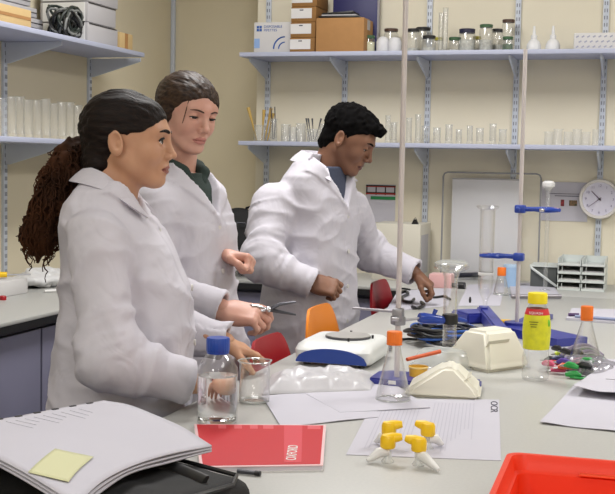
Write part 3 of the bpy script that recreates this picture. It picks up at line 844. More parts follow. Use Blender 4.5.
A = person(dict(name='front_student', label='person in white lab coat with long dark curly ponytail, nearest the camera at left', base=(bA[0], bA[1]), face=faceA,
    head_o=px(126.3, 143.5, 2.62), gazev=facing(0), pitch=math.radians(0), skin=((196, 150, 120), (184, 136, 106)), lip=(150, 92, 80), browmat=hairA, browt=0.0043, browz=0.0245, iris=(30, 18, 12),
    H=dict(nose=0.110, facew=0.050, open=0.0062, lower=0.91), lash=1.7, neck_base=px(112, 205, 2.63), neckr=0.049, hair=hairA_build, hipz=0.84,
    hands=[dict(o=px(194, 384, 2.50), dirv=CR * 0.42 - CU * 0.04 + CF * 0.85, dorsal=(0, 0, 1), side='R', c=(0.25, 0.35, 0.25), thumb=(0.3, 0.2), k=0.94),
           dict(o=px(226, 343, 2.88), dirv=CR * 0.72 - CU * 0.30 + CF * 0.55, dorsal=CU * 0.9 - CF * 0.35, side='L', spread=0.02, c=((0.05, 0.25, 0.2), (0.1, 0.3, 0.2), (0.2, 0.4, 0.3), (0.3, 0.5, 0.3)), thumb=(0.3, 0.2), k=0.80)],
    arms=[[px(97, 240, 2.46), px(108, 360, 2.40), px(190, 382, 2.47)], [px(112, 236, 2.80), px(150, 325, 2.90), px(225, 342, 2.88)]],
    rows=[(0.45, 0.0, 0.21, 0.17), (0.90, 0.010, 0.18, 0.150), (1.05, 0.026, 0.17, 0.148), (1.15, 0.018, 0.155, 0.145), (1.22, -0.002, 0.150, 0.125), (1.28, -0.022, 0.150, 0.105), (1.33, -0.033, 0.132, 0.080), (1.36, -0.028, 0.108, 0.064), (1.385, -0.018, 0.072, 0.054), (1.41, -0.015, 0.058, 0.050), (1.5, -0.02, 0.05, 0.045)],
    hem=0.5, top=1.382, v=(1.30, 0.9, 1.39, 0.0), sl=(0.060, 0.060, 0.048), cuffr=0.048, shirtmat=mat('shirt_white_cotton', (205, 203, 210), 0.85), shirt_top=1.34,
    collar=dict(u=0, v=-0.012, zb=1.388, zf=1.325, ra=0.058, rb=0.052, stand=0.022, fall=0.036, amax=2.55)))

# ------------------------------------------------------------------ the middle student (hair tied back, green hood)
hairB = mat('hair_brown', (66, 48, 35), 0.5, c2=(32, 22, 17), nscale=14, stretch=(3, 10, 6), bump=0.9, bscale=22, spec=0.25)
capB = hair_cap(dict(xs=[-0.12, -0.075, -0.05, -0.028, -0.012, 0.004, 0.016, 0.030, 0.055, 0.085, 0.12], zs=[-0.095, -0.090, -0.080, -0.066, -0.052, -0.042, -0.026, 0.008, 0.040, 0.060, 0.072],
    r=(0.099, 0.0835, 0.084), r2=(0.056, 0.067, 0.056), mat=hairB, amp=0.0022, strand=(22, 150, 150),
    zmod=lambda p: np.where(p[..., 1] > 0, -0.5 * p[..., 1], 0.12 * p[..., 1]),
    extra=lambda p: np.minimum(ell(p, (-0.095, 0, 0.015), (0.035, 0.032, 0.035)), np.minimum(ell(p, (-0.014, 0.070, -0.002), (0.036, 0.021, 0.045)), ell(p, (-0.014, -0.070, -0.002), (0.036, 0.021, 0.045))))))
def hairB_build(HF, ho, hs, base, body, root):
    o = capB(HF, ho, hs, base, body, root)
    for k, (x0, y0, z0, x1, y1, z1) in enumerate([(0.066, -0.047, 0.060, 0.067, -0.057, -0.020)]):
        b = B(); pts = []
        for i in range(10):
            t = i / 9; q = np.array([x0 + (x1 - x0) * t + 0.006 * math.sin(t * 3), y0 + (y1 - y0) * t + (0.004 if y0 > 0 else -0.004) * math.sin(t * PI), z0 + (z1 - z0) * t]) * hs
            pts.append(Vector((HF @ q + ho - base).tolist()))
        b.tube(pts, [0.0018 * (1 - 0.5 * i / 9) for i in range(10)], n=5)
        b.o('loose_strand', hairB, o)
    return o
bB = px(186, 235, 3.36); faceB = facing(28)
hood = mat('green_hoodie', (38, 52, 47), 0.9, bump=0.4, bscale=600)
Bp = person(dict(name='middle_student', label='person in white lab coat over a dark green hoodie, holding pliers, in the middle', base=(bB[0], bB[1]), face=faceB,
    head_o=px(186, 114, 3.33), gazev=facing(48), pitch=math.radians(12), roll=math.radians(-4), skin=((206, 160, 142), (198, 146, 128)), lip=(178, 116, 106), browmat=mat('brow_brown', (70, 50, 38), 0.8), iris=(50, 40, 30),
    H=dict(nose=0.112, lower=0.95, facew=0.046, open=0.0032, gaze=0.0035), gaze_dn=0.35, browz=0.0205, browt=0.0030, neck_base=px(178, 172, 3.38), neckr=0.047, hair=hairB_build, hipz=0.88,
    hands=[dict(o=px(226, 311, 3.12), dirv=CR * 0.9 - CU * 0.12 - CF * 0.15, dorsal=CU * 0.75 - CF * 0.6, side='R', c=((0.5, 0.9, 0.5), (0.7, 1.0, 0.6), (0.9, 1.1, 0.6), (1.0, 1.1, 0.6)), thumb=(0.15, 0.1), thr=(0.85, 0.5, -0.3), k=1.04),
           dict(o=px(226, 256, 3.35), dirv=CR * 0.9 - CU * 0.15 - CF * 0.3, dorsal=CU * 0.9 + CF * 0.3 , side='L', c=((1.3, 1.5, 0.8), (1.35, 1.5, 0.8), (1.4, 1.5, 0.8), (1.45, 1.5, 0.8)), thumb=(1.2, 1.0), k=0.95)],
    arms=[[px(156, 206, 3.22), px(150, 285, 3.16), px(222, 308, 3.12)], [px(200, 200, 3.50), px(194, 272, 3.52), px(221, 257, 3.38)]],
    rows=[(0.45, 0.02, 0.24, 0.19), (0.85, 0.02, 0.195, 0.15), (1.05, 0.012, 0.148, 0.116), (1.20, 0.008, 0.144, 0.106), (1.29, 0.0, 0.150, 0.100), (1.35, -0.012, 0.150, 0.090), (1.385, -0.018, 0.112, 0.074), (1.415, -0.015, 0.078, 0.064), (1.45, -0.015, 0.066, 0.06), (1.5, -0.01, 0.052, 0.05)],
    hem=0.52, top=1.412, v=(1.275, 0.62, 1.40, 0.0), sl=(0.058, 0.055, 0.048), cuffr=0.048, shirtmat=hood, shirt_top=1.43,
    collar=dict(u=0, v=-0.018, zb=1.400, zf=1.345, ra=0.074, rb=0.072, stand=0.010, fall=0.040, amax=2.2)))
# hood of the hoodie: a fat folded roll round the neck
def hoodf(p):
    c = px(181, 160, 3.35); F = np.array([faceB[0], faceB[1], 0]); F = F / np.linalg.norm(F); L = np.array([-F[1], F[0], 0])
    d = None
    pts = []
    for i in range(13):
        a = -2.75 + 5.5 * i / 12
        pts.append(c + L * math.sin(a) * 0.066 - F * math.cos(a) * 0.062 + np.array([0, 0, 0.014 * math.cos(a) - 0.030 * (1 - math.cos(a)) * 0.5 - (0.03 if abs(a) > 2.4 else 0)]))
    rs = [0.013, 0.018, 0.021, 0.022, 0.023, 0.026, 0.03, 0.026, 0.023, 0.022, 0.021, 0.018, 0.013]
    return limb(p, pts, rs, 0.012)
c_ = px(181, 160, 3.35)
V, Q = surfnets(hoodf, c_ - 0.15, c_ + 0.15, 0.004 * QL, lambda p: 0.006 * (vnoise(p * 45) - 0.5))
bb_ = np.array([bB[0], bB[1], 0])
o = bpy.data.objects.new('hood', npmesh('hood', [(V, Q)], [hood], off=bb_)); COL.objects.link(o); o.parent = Bp[0]

# ------------------------------------------------------------------ the far student (short black hair)
hairC = mat('hair_black', (7, 6, 7), 0.9, c2=(12, 11, 11), nscale=60, bump=0.3, bscale=300, spec=0.08)
capC = hair_cap(dict(xs=[-0.12, -0.075, -0.05, -0.028, -0.012, 0.004, 0.016, 0.030, 0.055, 0.085, 0.12], zs=[-0.080, -0.078, -0.062, -0.040, -0.012, 0.022, -0.004, 0.030, 0.052, 0.066, 0.070],
    c=(-0.010, 0, 0.048), r=(0.100, 0.080, 0.087), c2=(0.045, 0, 0.066), r2=(0.058, 0.064, 0.050), mat=hairC, amp=0.0048, strand=(85, 85, 70),
    sub=lambda p: np.minimum(ell(p, (-0.010, 0.085, -0.004), (0.018, 0.02, 0.026)), ell(p, (-0.010, -0.085, -0.004), (0.018, 0.02, 0.026))),
    extra=lambda p: ell(p, (-0.052, 0, -0.022), (0.046, 0.060, 0.058)),
    post=lambda p: ell(p, (0.088, 0.0, 0.086), (0.026, 0.042, 0.018))))
bC = px(312, 240, 4.22); faceC = facing(30)
C = person(dict(name='far_student', label='person in white lab coat with short black hair, reaching over the bench in the background', base=(bC[0], bC[1]), face=faceC,
    head_o=px(347, 140, 4.2), gazev=facing(14), pitch=math.radians(27), skin=((134, 94, 72), (118, 80, 60)), lip=(98, 56, 50), browmat=hairC, browt=0.0036, browz=0.025, iris=(25, 16, 12),
    H=dict(nose=0.114, facew=0.050, open=0.0028, gaze=0.004, chinx=0.072), gaze_dn=0.4, neck_base=px(326, 180, 4.24), neckr=0.056, hair=capC, hipz=0.92,
    hands=[dict(o=px(313, 283, 4.02), dirv=CR * 0.9 - CU * 0.22 - CF * 0.1, dorsal=CU * 0.55 - CF * 0.8, side='R', c=((0.9, 1.1, 0.6), (1.0, 1.2, 0.6), (1.1, 1.2, 0.6), (1.1, 1.2, 0.6)), thumb=(0.3, 0.3), thr=(0.8, 0.5, -0.45), k=0.95),
           dict(o=px(417, 274, 4.42), dirv=CR * 0.70 - CU * 0.62 - CF * 0.1, dorsal=CR * 0.6 + CU * 0.7 - CF * 0.3, side='L', c=((0.5, 0.7, 0.4), (0.6, 0.8, 0.4), (0.8, 0.9, 0.5), (0.9, 1.0, 0.5)), thumb=(0.3, 0.2), thr=(0.9, 0.35, -0.5), k=0.86)],
    arms=[[px(271, 206, 4.08), px(261, 262, 4.0), px(312, 284, 4.02)], [px(350, 210, 4.36), px(366, 250, 4.50), px(415, 273, 4.42)]],
    rows=[(0.50, -0.02, 0.235, 0.17), (0.85, -0.01, 0.215, 0.155), (1.05, 0.0, 0.175, 0.145), (1.18, 0.005, 0.168, 0.140), (1.28, 0.012, 0.172, 0.125), (1.34, 0.018, 0.176, 0.110), (1.385, 0.026, 0.168, 0.095), (1.425, 0.036, 0.125, 0.082), (1.455, 0.046, 0.088, 0.075), (1.48, 0.05, 0.070, 0.066), (1.52, 0.05, 0.06, 0.06)],
    armk=0.07, hem=0.55, top=1.462, v=(1.275, 0.72, 1.43, 0.0), sl=(0.072, 0.064, 0.052), cuffr=0.052, shirtmat=mat('shirt_slate', (66, 72, 92), 0.9, noise=0.2, nscale=200), shirt_top=1.42,
    collar=dict(u=0, v=0.040, zb=1.455, zf=1.385, ra=0.072, rb=0.070, stand=0.018, fall=0.040, amax=2.3)))

# ------------------------------------------------------------------ things on the back wall and its shelves
def wx(x, y=100, Y=5.35): return P(x, y, Y=Y)[0]
def crate(name, label, cat, X0, X1, Y0, Y1, z0, z1, mt, group=None, part='body'):
    t = thing(name, label, cat, ((X0 + X1) / 2, (Y0 + Y1) / 2, z0), 0, group)
    B().box((0, 0, (z1 - z0) / 2), (X1 - X0, Y1 - Y0, z1 - z0), bev=0.003).o(part, mt, t)
    return t
# blue printed carton
x0, x1 = wx(254, 30, 5.33), wx(292, 30, 5.33)
t = crate('cardboard_carton', 'white cardboard carton with blue printing at the left end of the upper back shelf', 'box', x0, x1, 5.33, 5.47, ZU, ZU + 0.155, M_whitecard)
W = x1 - x0
Mb = mat('print_blue', (50, 92, 165), 0.7); Mp = mat('print_pale_blue', (140, 170, 215), 0.7)
b = B()
for i in (0, 1):
    for j in (0, 1): b.box((-W / 2 + 0.020 + i * 0.014, -0.0705, 0.118 + j * 0.014), (0.012, 0.001, 0.012), bev=0.0004)
b.o('printed_square', Mb, t)
text('printed_lines', 'DISPOSABLE\nPIPETTES', 0.017, Mb, t, (-W / 2 + 0.05, -0.0706, 0.128), (PI / 2, 0, 0))
B().box((-W / 2 + 0.016, -0.0705, 0.055), (0.028, 0.001, 0.045)).o('pale_patch', Mp, t)
b = B()
for r in (0.055, 0.030):
    pts = [(0.062 - r * math.cos(a), -0.0706, 0.028 + r * math.sin(a)) for a in [i * PI / 2 / 10 for i in range(11)]]
    b.tube(pts, 0.006 if r > 0.04 else 0.005, n=6, flat=0.15)
b.o('printed_arc', Mb, t)
# small stacked boxes
sx0, sx1 = wx(290, 30, 5.25), wx(315, 30, 5.25)
for k in range(4):
    z0 = ZU + k * 0.0715
    t = crate('slide_box', 'small brown box with white label, ' + ['bottom of the stack on the upper shelf', 'second from bottom of the stack on the upper shelf', 'third from bottom of the stack on the upper shelf', 'topmost of its stack on the upper shelf'][k], 'box', sx0 + 0.002 * k, sx1 + 0.002 * k, 5.25, 5.44, z0, z0 + 0.071, M_brownd, 'small brown boxes stacked on the upper shelf')
    B().box((-0.010, -0.0955, 0.040), (sx1 - sx0 - 0.022, 0.001, 0.046)).o('label', M_whitecard, t)
    B().box((-0.010, -0.0962, 0.055), (0.018, 0.0006, 0.005)).o('printed_line', M_ink, t)
x0, x1 = wx(316, 30, 5.23), wx(364, 30, 5.23)
t = crate('cardboard_box', 'large plain brown cardboard box on the upper back shelf', 'box', x0, x1, 5.23, 5.40, ZU, ZU + 0.157, M_brown)
B().box((0, 0, 0.1575), (x1 - x0 - 0.004, 0.045, 0.0008)).o('packing_tape', M_tan, t)
B().box(((x1 - x0) / 2 + 0.0006, 0, 0.13), (0.001, 0.05, 0.045)).o('tape_end', M_greycard, t)
t = thing('document_tray', 'black document tray lying on top of the large brown box', 'tray', ((x0 + x1) / 2 - 0.012, 5.31, ZU + 0.1585))
b = B(); b.box((0, 0, 0.005), (0.19, 0.14, 0.008), bev=0.002); b.o('base', M_black, t)
B().box((0, 0.0, 0.013), (0.165, 0.125, 0.006), bev=0.001).o('papers', M_greycard, t)
B().box((-0.01, 0.01, 0.024), (0.15, 0.12, 0.012), rot=Matrix.Rotation(-0.06, 3, 'Y'), bev=0.003).o('lid', M_black, t)
x0, x1 = wx(335, 20, 5.46), wx(379, 20, 5.46)
t = thing('ring_binder', 'tall dark blue binder standing behind the brown cardboard box', 'binder', ((x0 + x1) / 2, 5.445, ZU), 0)
B().box((0, 0, 0.16), (x1 - x0, 0.05, 0.32), bev=0.004).o('cover', mat('navy_card', (38, 38, 92), 0.5), t)
B().box(((x1 - x0) / 2 - 0.002, 0, 0.16), (0.006, 0.040, 0.30)).o('pages', M_paper, t)

# jars
M_jarfill = mat('jar_contents_pale', (205, 205, 195), 0.8, noise=0.3, nscale=80)
def jar(x, wpx, hpx, lidc, label, fill=None, Y=5.36, z=ZU, fh=0.5, lidh=0.014, group='glass jars on the upper shelf'):
    k = 0.00463; r = wpx * k / 2; h = hpx * k
    t = thing('glass_jar', label, 'jar', (wx(x, 40, Y), Y, z), 0, group)
    B().lathe([(r * 0.9, 0), (r, 0.006), (r, h - 0.028), (r * 0.82, h - 0.016), (r * 0.82, h - 0.003)], n=20, capt=False).o('jar_body', M_glassd, t)
    B().lathe([(r * 0.92, h - lidh), (r * 0.94, h - 0.002), (r * 0.86, h)], n=20).o('lid', lidc, t)
    if fill:
        B().lathe([(r * 0.86, 0.004), (r * 0.9, 0.008), (r * 0.9, (h - 0.03) * fh)], n=18).o('contents', fill, t)
    return t
LG = mat('lid_green', (58, 92, 62), 0.4); LK = mat('lid_black', (34, 34, 36), 0.4); LN = mat('lid_navy', (34, 34, 60), 0.4); LY = mat('lid_olive', (170, 160, 60), 0.45); LB = mat('lid_brown', (80, 58, 48), 0.45)
jar(369, 13, 18, LG, 'short jar with green lid and cream contents beside the brown box', mat('cream_fill', (214, 212, 176), 0.8), fh=0.98, Y=5.32)
jar(391, 15, 27, LB, 'pale jar with brown lid behind the wrapped white jars', M_jarfill, Y=5.42, fh=0.8)
for i, (xx, hh) in enumerate(((383, 17), (395, 16))):
    t = thing('wrapped_jar', ['left', 'right'][i] + ' one of two white wrapped tubs left of the clamp stand rod', 'tub', (wx(xx, 40, 5.33), 5.33, ZU), 0, 'white wrapped tubs')
    B().lathe([(0.026, 0), (0.031, 0.01), (0.031, 0.055), (0.022, 0.072), (0.010, hh * 0.00463)], n=18).o('wrapped_tub', mat('white_wrap', (208, 208, 210), 0.6, bump=0.5, bscale=90), t)
jar(413, 14, 25, LK, 'glass jar with black lid right of the clamp stand rod', M_jarfill, fh=0.3)
jar(423, 16, 28, LK, 'taller glass jar with wide black lid behind the others', Y=5.43)
jar(429, 14, 17, LK, 'short jar with black lid in front of the tall one', M_jarfill, Y=5.32, fh=0.5)
jar(439, 10, 17, LY, 'short jar with olive yellow lid', None, Y=5.40)
jar(455, 13, 16, LG, 'short jar with dull green lid right of the tall glass cylinders', M_jarfill, fh=0.4)
jar(467, 17, 24, LN, 'wide glass jar with domed navy lid', M_jarfill, fh=0.75, lidh=0.02)
jar(477, 9, 18, LY, 'narrow jar between navy and green lids', M_jarfill, Y=5.42, fh=0.5)
jar(486, 14, 28, LG, 'tall glass jar with dark green lid', M_jarfill, fh=0.6)
jar(497, 12, 25, LK, 'glass jar with flat black lid right of the green lidded one', M_jarfill, Y=5.42, fh=0.5)
jar(508, 13, 34, LB, 'tallest glass jar with dark brown lid at the end of the row', None, Y=5.42)
jar(508, 11, 15, LG, 'small green lidded jar in front of the tallest jar', LG, Y=5.32, fh=0.9)
def cylinder(name, label, cat, x, Y, z, r, h, group, foot=1.7, mt=None):
    t = thing(name, label, cat, (x, Y, z), 0, group)
    mt = mt or M_glassd
    B().lathe([(r * foot, 0), (r * foot, 0.006), (r, 0.014), (r, h - 0.004), (r * 1.15, h), (r * 0.95, h - 0.001), (r * 0.9, h - 0.006), (r * 0.9, 0.016)], n=18, capt=True).o('glass_wall', mt, t)
    return t
cylinder('measuring_cylinder', 'tall clear measuring cylinder on the upper shelf, left of the pair', 'cylinder', wx(441, 30), 5.35, ZU, 0.012, 0.185, 'tall cylinders on upper shelf')
cylinder('measuring_cylinder', 'tallest clear measuring cylinder on the upper shelf, right of the pair', 'cylinder', wx(446, 30), 5.33, ZU, 0.013, 0.205, 'tall cylinders on upper shelf')
M_wb = mat('wash_bottle_white', (222, 222, 222), 0.45)
for i, x in enumerate((534, 553)):
    t = thing('wash_bottle', 'white plastic wash bottle, %s of two on the upper shelf' % ('left', 'right')[i], 'bottle', (wx(x, 40), 5.35, ZU), 0, 'white wash bottles')
    B().lathe([(0.030, 0), (0.033, 0.006), (0.032, 0.034), (0.024, 0.05), (0.013, 0.060), (0.013, 0.070)], n=20).o('bottle_body', M_wb, t)
    B().lathe([(0.014, 0.062), (0.014, 0.075), (0.008, 0.08), (0.005, 0.118)], n=16).o('nozzle_cap', M_wb, t)
x0, x1 = wx(574, 40, 5.27), wx(622, 40, 5.27)
t = crate('patterned_box', 'low white box printed with small grey marks on the right of the upper shelf', 'box', x0, x1, 5.27, 5.42, ZU, ZU + 0.076, M_whitecard)
b = B()
for i in range(9):
    for j in range(3):
        b.box((x0 - (x0 + x1) / 2 + 0.014 + i * 0.024 + (j % 2) * 0.012, -0.0755, 0.016 + j * 0.022), (0.013, 0.001, 0.006), rot=Matrix.Rotation(-0.5, 3, 'Y'))
b.o('printed_marks', mat('mark_grey', (160, 162, 178), 0.7), t)
B().box((x0 - (x0 + x1) / 2 + 0.0, 0, 0.038), (0.002, 0.14, 0.07)).o('side_flap', M_greycard, t)

# lower shelf glassware
def beaker(x, Y, z, r, h, label, group='beakers on the lower back shelf', mt=None, name='beaker', spout=True):
    t = thing(name, label, 'beaker', (x, Y, z), random.random() * 6, group)
    mt = mt or M_glassd
    b = B(); b.lathe([(r * 0.86, 0), (r, 0.006), (r, h - 0.006), (r * 1.07, h), (r * 1.02, h + 0.0006), (r * 0.965, h - 0.006), (r * 0.965, 0.008), (r * 0.84, 0.004)], n=28, capt=True)
    if spout:
        for v in b.bm.verts:
            if v.co.z > h - 0.003:
                a = math.atan2(v.co.y, v.co.x)
                if abs(a) < 0.35: k = 1 + 0.16 * (1 - abs(a) / 0.35); v.co.x *= k; v.co.y *= k
    b.o('glass_wall', mt, t)
    return t
gl_l = 'beakers on the lower back shelf'
zb = ZL
beaker(wx(260, 130), 5.36, zb, 0.034, 0.080, 'beaker holding wooden handles at the left end of the lower back shelf')
for i, (xa, xb, c) in enumerate(((257, 248, 0.120), (262, 264, 0.112), (265, 271, 0.118), (268, 273, 0.100))):
    X = wx(xa, 120); X2 = wx(xb, 120)
    t = thing('wooden_peg', ['yellow wooden handle leaning left out of the beaker', 'upright yellow wooden handle in the beaker', 'yellow wooden handle leaning right in the beaker', 'shortest yellow wooden handle in the beaker'][i], 'handle', (X, 5.35, zb + 0.006), 0, 'wooden handles in a beaker')
    B().tube([(0, 0, 0), ((X2 - X) * 0.55, 0.0, c * 0.75), ((X2 - X), 0.0, c * 1.32)], [0.003, 0.005, 0.009], n=8).o('wood_shaft', mat('wood_yellow', (188, 156, 84), 0.7), t)
cylinder('measuring_cylinder', 'narrow glass cylinder holding metal tongs on the lower back shelf', 'cylinder', wx(275, 130), 5.33, zb, 0.017, 0.11, 'cylinders on the lower back shelf', 1.1)
t = thing('tongs', 'dark metal tongs standing in the glass cylinder', 'tongs', (wx(275, 130), 5.33, zb + 0.012))
b = B()
for s in (-1, 1): b.tube([(s * 0.003, 0, 0), (s * 0.007, 0, 0.08), (s * 0.010 - 0.006, 0, 0.155)], 0.0028, n=6)
b.o('tong_arms', M_dsteel, t)
for i, (x, r, h, Y) in enumerate(((286, 0.024, 0.085, 5.38), (293, 0.02, 0.07, 5.31), (301, 0.026, 0.09, 5.38), (313, 0.028, 0.062, 5.32), (324, 0.024, 0.09, 5.40), (333, 0.026, 0.075, 5.33))):
    beaker(wx(x, 130, Y), Y, zb, r, h, 'clear glass beaker on the lower back shelf, %s to the right of the metal tongs' % ['first', 'second', 'third', 'fourth', 'fifth', 'sixth'][i])
for i, (a, bx) in enumerate(((310, 306), (312, 308), (314, 312), (315, 321))):
    X = wx(a, 130, 5.32); X2 = wx(bx, 130, 5.32)
    t = thing('spatula', ['steel spatula leaning furthest left', 'steel spatula leaning slightly left', 'nearly upright steel spatula', 'steel spatula leaning right'][i] + ' in the fourth beaker', 'spatula', (X, 5.32, zb + 0.008), 0, 'steel spatulas in a beaker')
    B().tube([(0, 0, 0), ((X2 - X) * 0.6, 0, 0.06), ((X2 - X), 0, 0.105)], [0.002, 0.002, 0.005], n=8, flat=0.5).o('blade_and_stem', M_dsteel, t)
for i, (x, r, h, Y) in enumerate(((388, 0.013, 0.13, 5.35), (394, 0.016, 0.10, 5.39), (409, 0.014, 0.12, 5.36), (418, 0.014, 0.135, 5.34), (425, 0.017, 0.085, 5.40), (437, 0.018, 0.075, 5.34), (449, 0.017, 0.090, 5.35), (459, 0.015, 0.07, 5.39), (470, 0.014, 0.085, 5.35), (480, 0.018, 0.075, 5.37), (493, 0.016, 0.095, 5.36), (503, 0.018, 0.07, 5.33))):
    cylinder('measuring_cylinder', 'glass cylinder on the lower back shelf, %s to the right of the black haired student' % ['first', 'second', 'third', 'fourth', 'fifth', 'sixth', 'seventh', 'eighth', 'ninth', 'tenth', 'eleventh', 'twelfth'][i], 'cylinder', wx(x, 130, Y), Y, zb, r, h, 'cylinders on the lower back shelf', 1.15)
for i, x in enumerate((549, 558, 568, 577, 586, 597)):
    beaker(wx(x, 135, 5.36), 5.36, zb, 0.020, 0.062 + 0.012 * (i % 2), 'small faint glass beaker above the clock, %s from the left' % ['first', 'second', 'third', 'fourth', 'fifth', 'sixth'][i], 'small beakers above the clock', M_faint)

# left wall shelf contents
def lx(x, z, X=-2.45): # point on the left shelf seen at picture column x
    r = CAMR @ np.array([x - CX, 100, FPX]); return CAMC[1] + (X - CAMC[0]) / r[0] * r[1]
z = ZU2
y0, y1 = lx(-12, z, -2.34), lx(30, z, -2.34)
t = crate('card_box', 'tan cardboard box at the left edge of the upper left shelf', 'box', -2.50, -2.335, y0, y1, z, z + 0.068, M_tan)
B().box((0.0835, 0, 0.034), (0.001, (y1 - y0) - 0.01, 0.012)).o('packing_tape', M_brown, t)
for k in range(4):
    yb_ = lx(-10, z, -2.5); yt = lx(50, z, -2.5)
    B0 = crate('flat_case', 'flat grey case behind the tan box, ' + ['bottom', 'second', 'third', 'topmost'][k] + ' of its stack', 'case', -2.595, -2.505, yb_, yt - 0.05 * k, z + 0.001 + 0.041 * k, z + 0.039 + 0.041 * k, M_greycard, 'flat grey cases on the upper left shelf', 'case_body')
    B().box((0.046, 0, 0.019), (0.002, (yt - 0.05 * k - yb_) - 0.006, 0.003)).o('lid_seam', M_black, B0)
y0, y1 = lx(86, z, -2.36), lx(116, z, -2.36)
for k in range(4):
    t = crate('storage_box', 'pale grey storage box with white end on the upper left shelf, ' + ['bottom', 'second', 'third', 'topmost'][k] + ' of its stack', 'box', -2.58, -2.355, y0, y1 - 0.02 * (k % 2), z + 0.086 * k, z + 0.084 + 0.086 * k, M_greycard, 'pale grey storage boxes', 'box_body')
    B().box((0.0, -(y1 - 0.02 * (k % 2) - y0) / 2 - 0.001, 0.042), (0.20, 0.002, 0.078)).o('white_end', M_white, t)
    B().box((0.1135, 0, 0.080), (0.002, (y1 - y0) * 0.9, 0.004)).o('lid_gap', M_black, t)
y0, y1 = lx(118, z, -2.38), lx(131, z, -2.38)
t = crate('card_box', 'small brown cardboard box at the right end of the upper left shelf', 'box', -2.52, -2.375, y0, y1, z, z + 0.082, M_tan)
B().box((0.073, 0, 0.041), (0.001, 0.03, 0.08)).o('packing_tape', M_brown, t)
# bundle of cables
yc = lx(65, z, -2.42)
for i, (mt, nm) in enumerate(((M_black, 'black'), (mat('grey_cable', (120, 122, 120), 0.5), 'grey'), (mat('green_black_cable', (38, 46, 42), 0.5), 'dark green'))):
    rnd = random.Random(20 + i); pts = []
    for k in range(120):
        a = k * 0.42; rr = 0.066 + 0.014 * math.sin(k * 0.37 + i)
        pts.append((0.05 * math.sin(a * 0.61 + i) * 0.9, rr * math.cos(a) * 1.0, 0.062 + 0.052 * math.sin(a + 0.8 * math.sin(k * 0.13)) + 0.012 * i))
    tag(B().tube(pts, 0.0055, n=6).o('cable_coil', mt, None, (-2.42, yc, z)), 'tangled coil of %s cable on the upper left shelf' % nm, 'cable', 'coils of cable on the upper left shelf')
# left lower shelf: cylinders
for i, x in enumerate((3, 12, 20, 28, 37, 46, 54, 62, 70, 78)):
    X = -2.44 + 0.03 * (i % 2); y = lx(x, 0, X)
    cylinder('measuring_cylinder', 'faint glass measuring cylinder on the lower left shelf, %s from the left' % ['first', 'second', 'third', 'fourth', 'fifth', 'sixth', 'seventh', 'eighth', 'ninth', 'tenth'][i], 'cylinder', X, y, ZL2, 0.019, 0.15 + 0.006 * (i % 3), 'cylinders on the lower left shelf', 1.2, M_faint)
# things on the left worktop
def crumple(name, mt, c, w, d, h, label, cat, seed=0, nu=22, nv=22, rz=0.0, group=None, base=0.0):
    """a rumpled bag: closed lump with folds"""
    def f(p):
        dd = ell(p, (0, 0, h * 0.42), (w / 2, d / 2, h * 0.58)); return smax(dd, 0.0015 - p[..., 2], 0.006)
    def dsp(p): return 0.30 * h * (np.abs(vnoise(p * 28 + seed) - 0.5) * 2 - 0.5) + 0.12 * h * (vnoise(p * 70 + seed) - 0.5)
    def f2(p): return np.maximum(f(p) - np.where(np.abs(f(p)) < 0.05, dsp(p), 0), 0.001 - p[..., 2])
    V, Q = surfnets(f2, (-w * 0.75, -d * 0.75, -0.01), (w * 0.75, d * 0.75, h * 1.6), max(w, d, 0.1) / 45 * QL)
    me = npmesh(name, [(V, Q)], [mt]); o = bpy.data.objects.new(name, me); COL.objects.link(o); o.location = c; o.rotation_euler = (0, 0, rz)
    return tag(o, label, cat, group)
p = Vector((-2.47, 4.30, BT)); crumple('plastic_bag', mat('white_polythene', (214, 214, 214), 0.35), p, 0.20, 0.34, 0.075, 'crumpled white plastic bag on the left worktop behind the ponytail', 'bag', 3)
t = thing('white_carton', 'low white carton at the left edge of the left worktop under the screwdriver', 'box', (-2.49, 3.93, BT)); B().box((0, 0, 0.03), (0.2, 0.22, 0.06), bev=0.004).o('carton_body', M_whitecard, t); B().box((0, 0, 0.0605), (0.19, 0.006, 0.001)).o('lid_gap', M_greycard, t)
p = Vector((-2.47, 3.96, BT + 0.061)); t = thing('screwdriver', 'yellow handled screwdriver at the left edge of the left worktop', 'screwdriver', p, 0.6)
B().cyl((-0.06, 0, 0.014), (0.03, 0, 0.014), 0.013, 0.011, n=14).o('handle', M_yellow, t); B().cyl((0.03, 0, 0.014), (0.12, 0, 0.014), 0.003, n=8).o('shaft', M_steel, t)
p = pb(3, 300); t = thing('bottle_cap', 'small red cap at the left edge of the left worktop', 'cap', p); B().lathe([(0.012, 0), (0.013, 0.012), (0.010, 0.016)], n=14).o('cap_shell', M_redchair, t)
p = Vector((-2.30, 4.12, BT)); t = thing('marker_pen', 'pale pen with a red end lying on the left worktop', 'pen', p, 0.9)
B().cyl((-0.06, 0, 0.006), (0.04, 0, 0.006), 0.006, n=10).o('barrel', M_white, t); B().cyl((0.04, 0, 0.006), (0.06, 0, 0.006), 0.0062, n=10).o('cap', M_redchair, t)

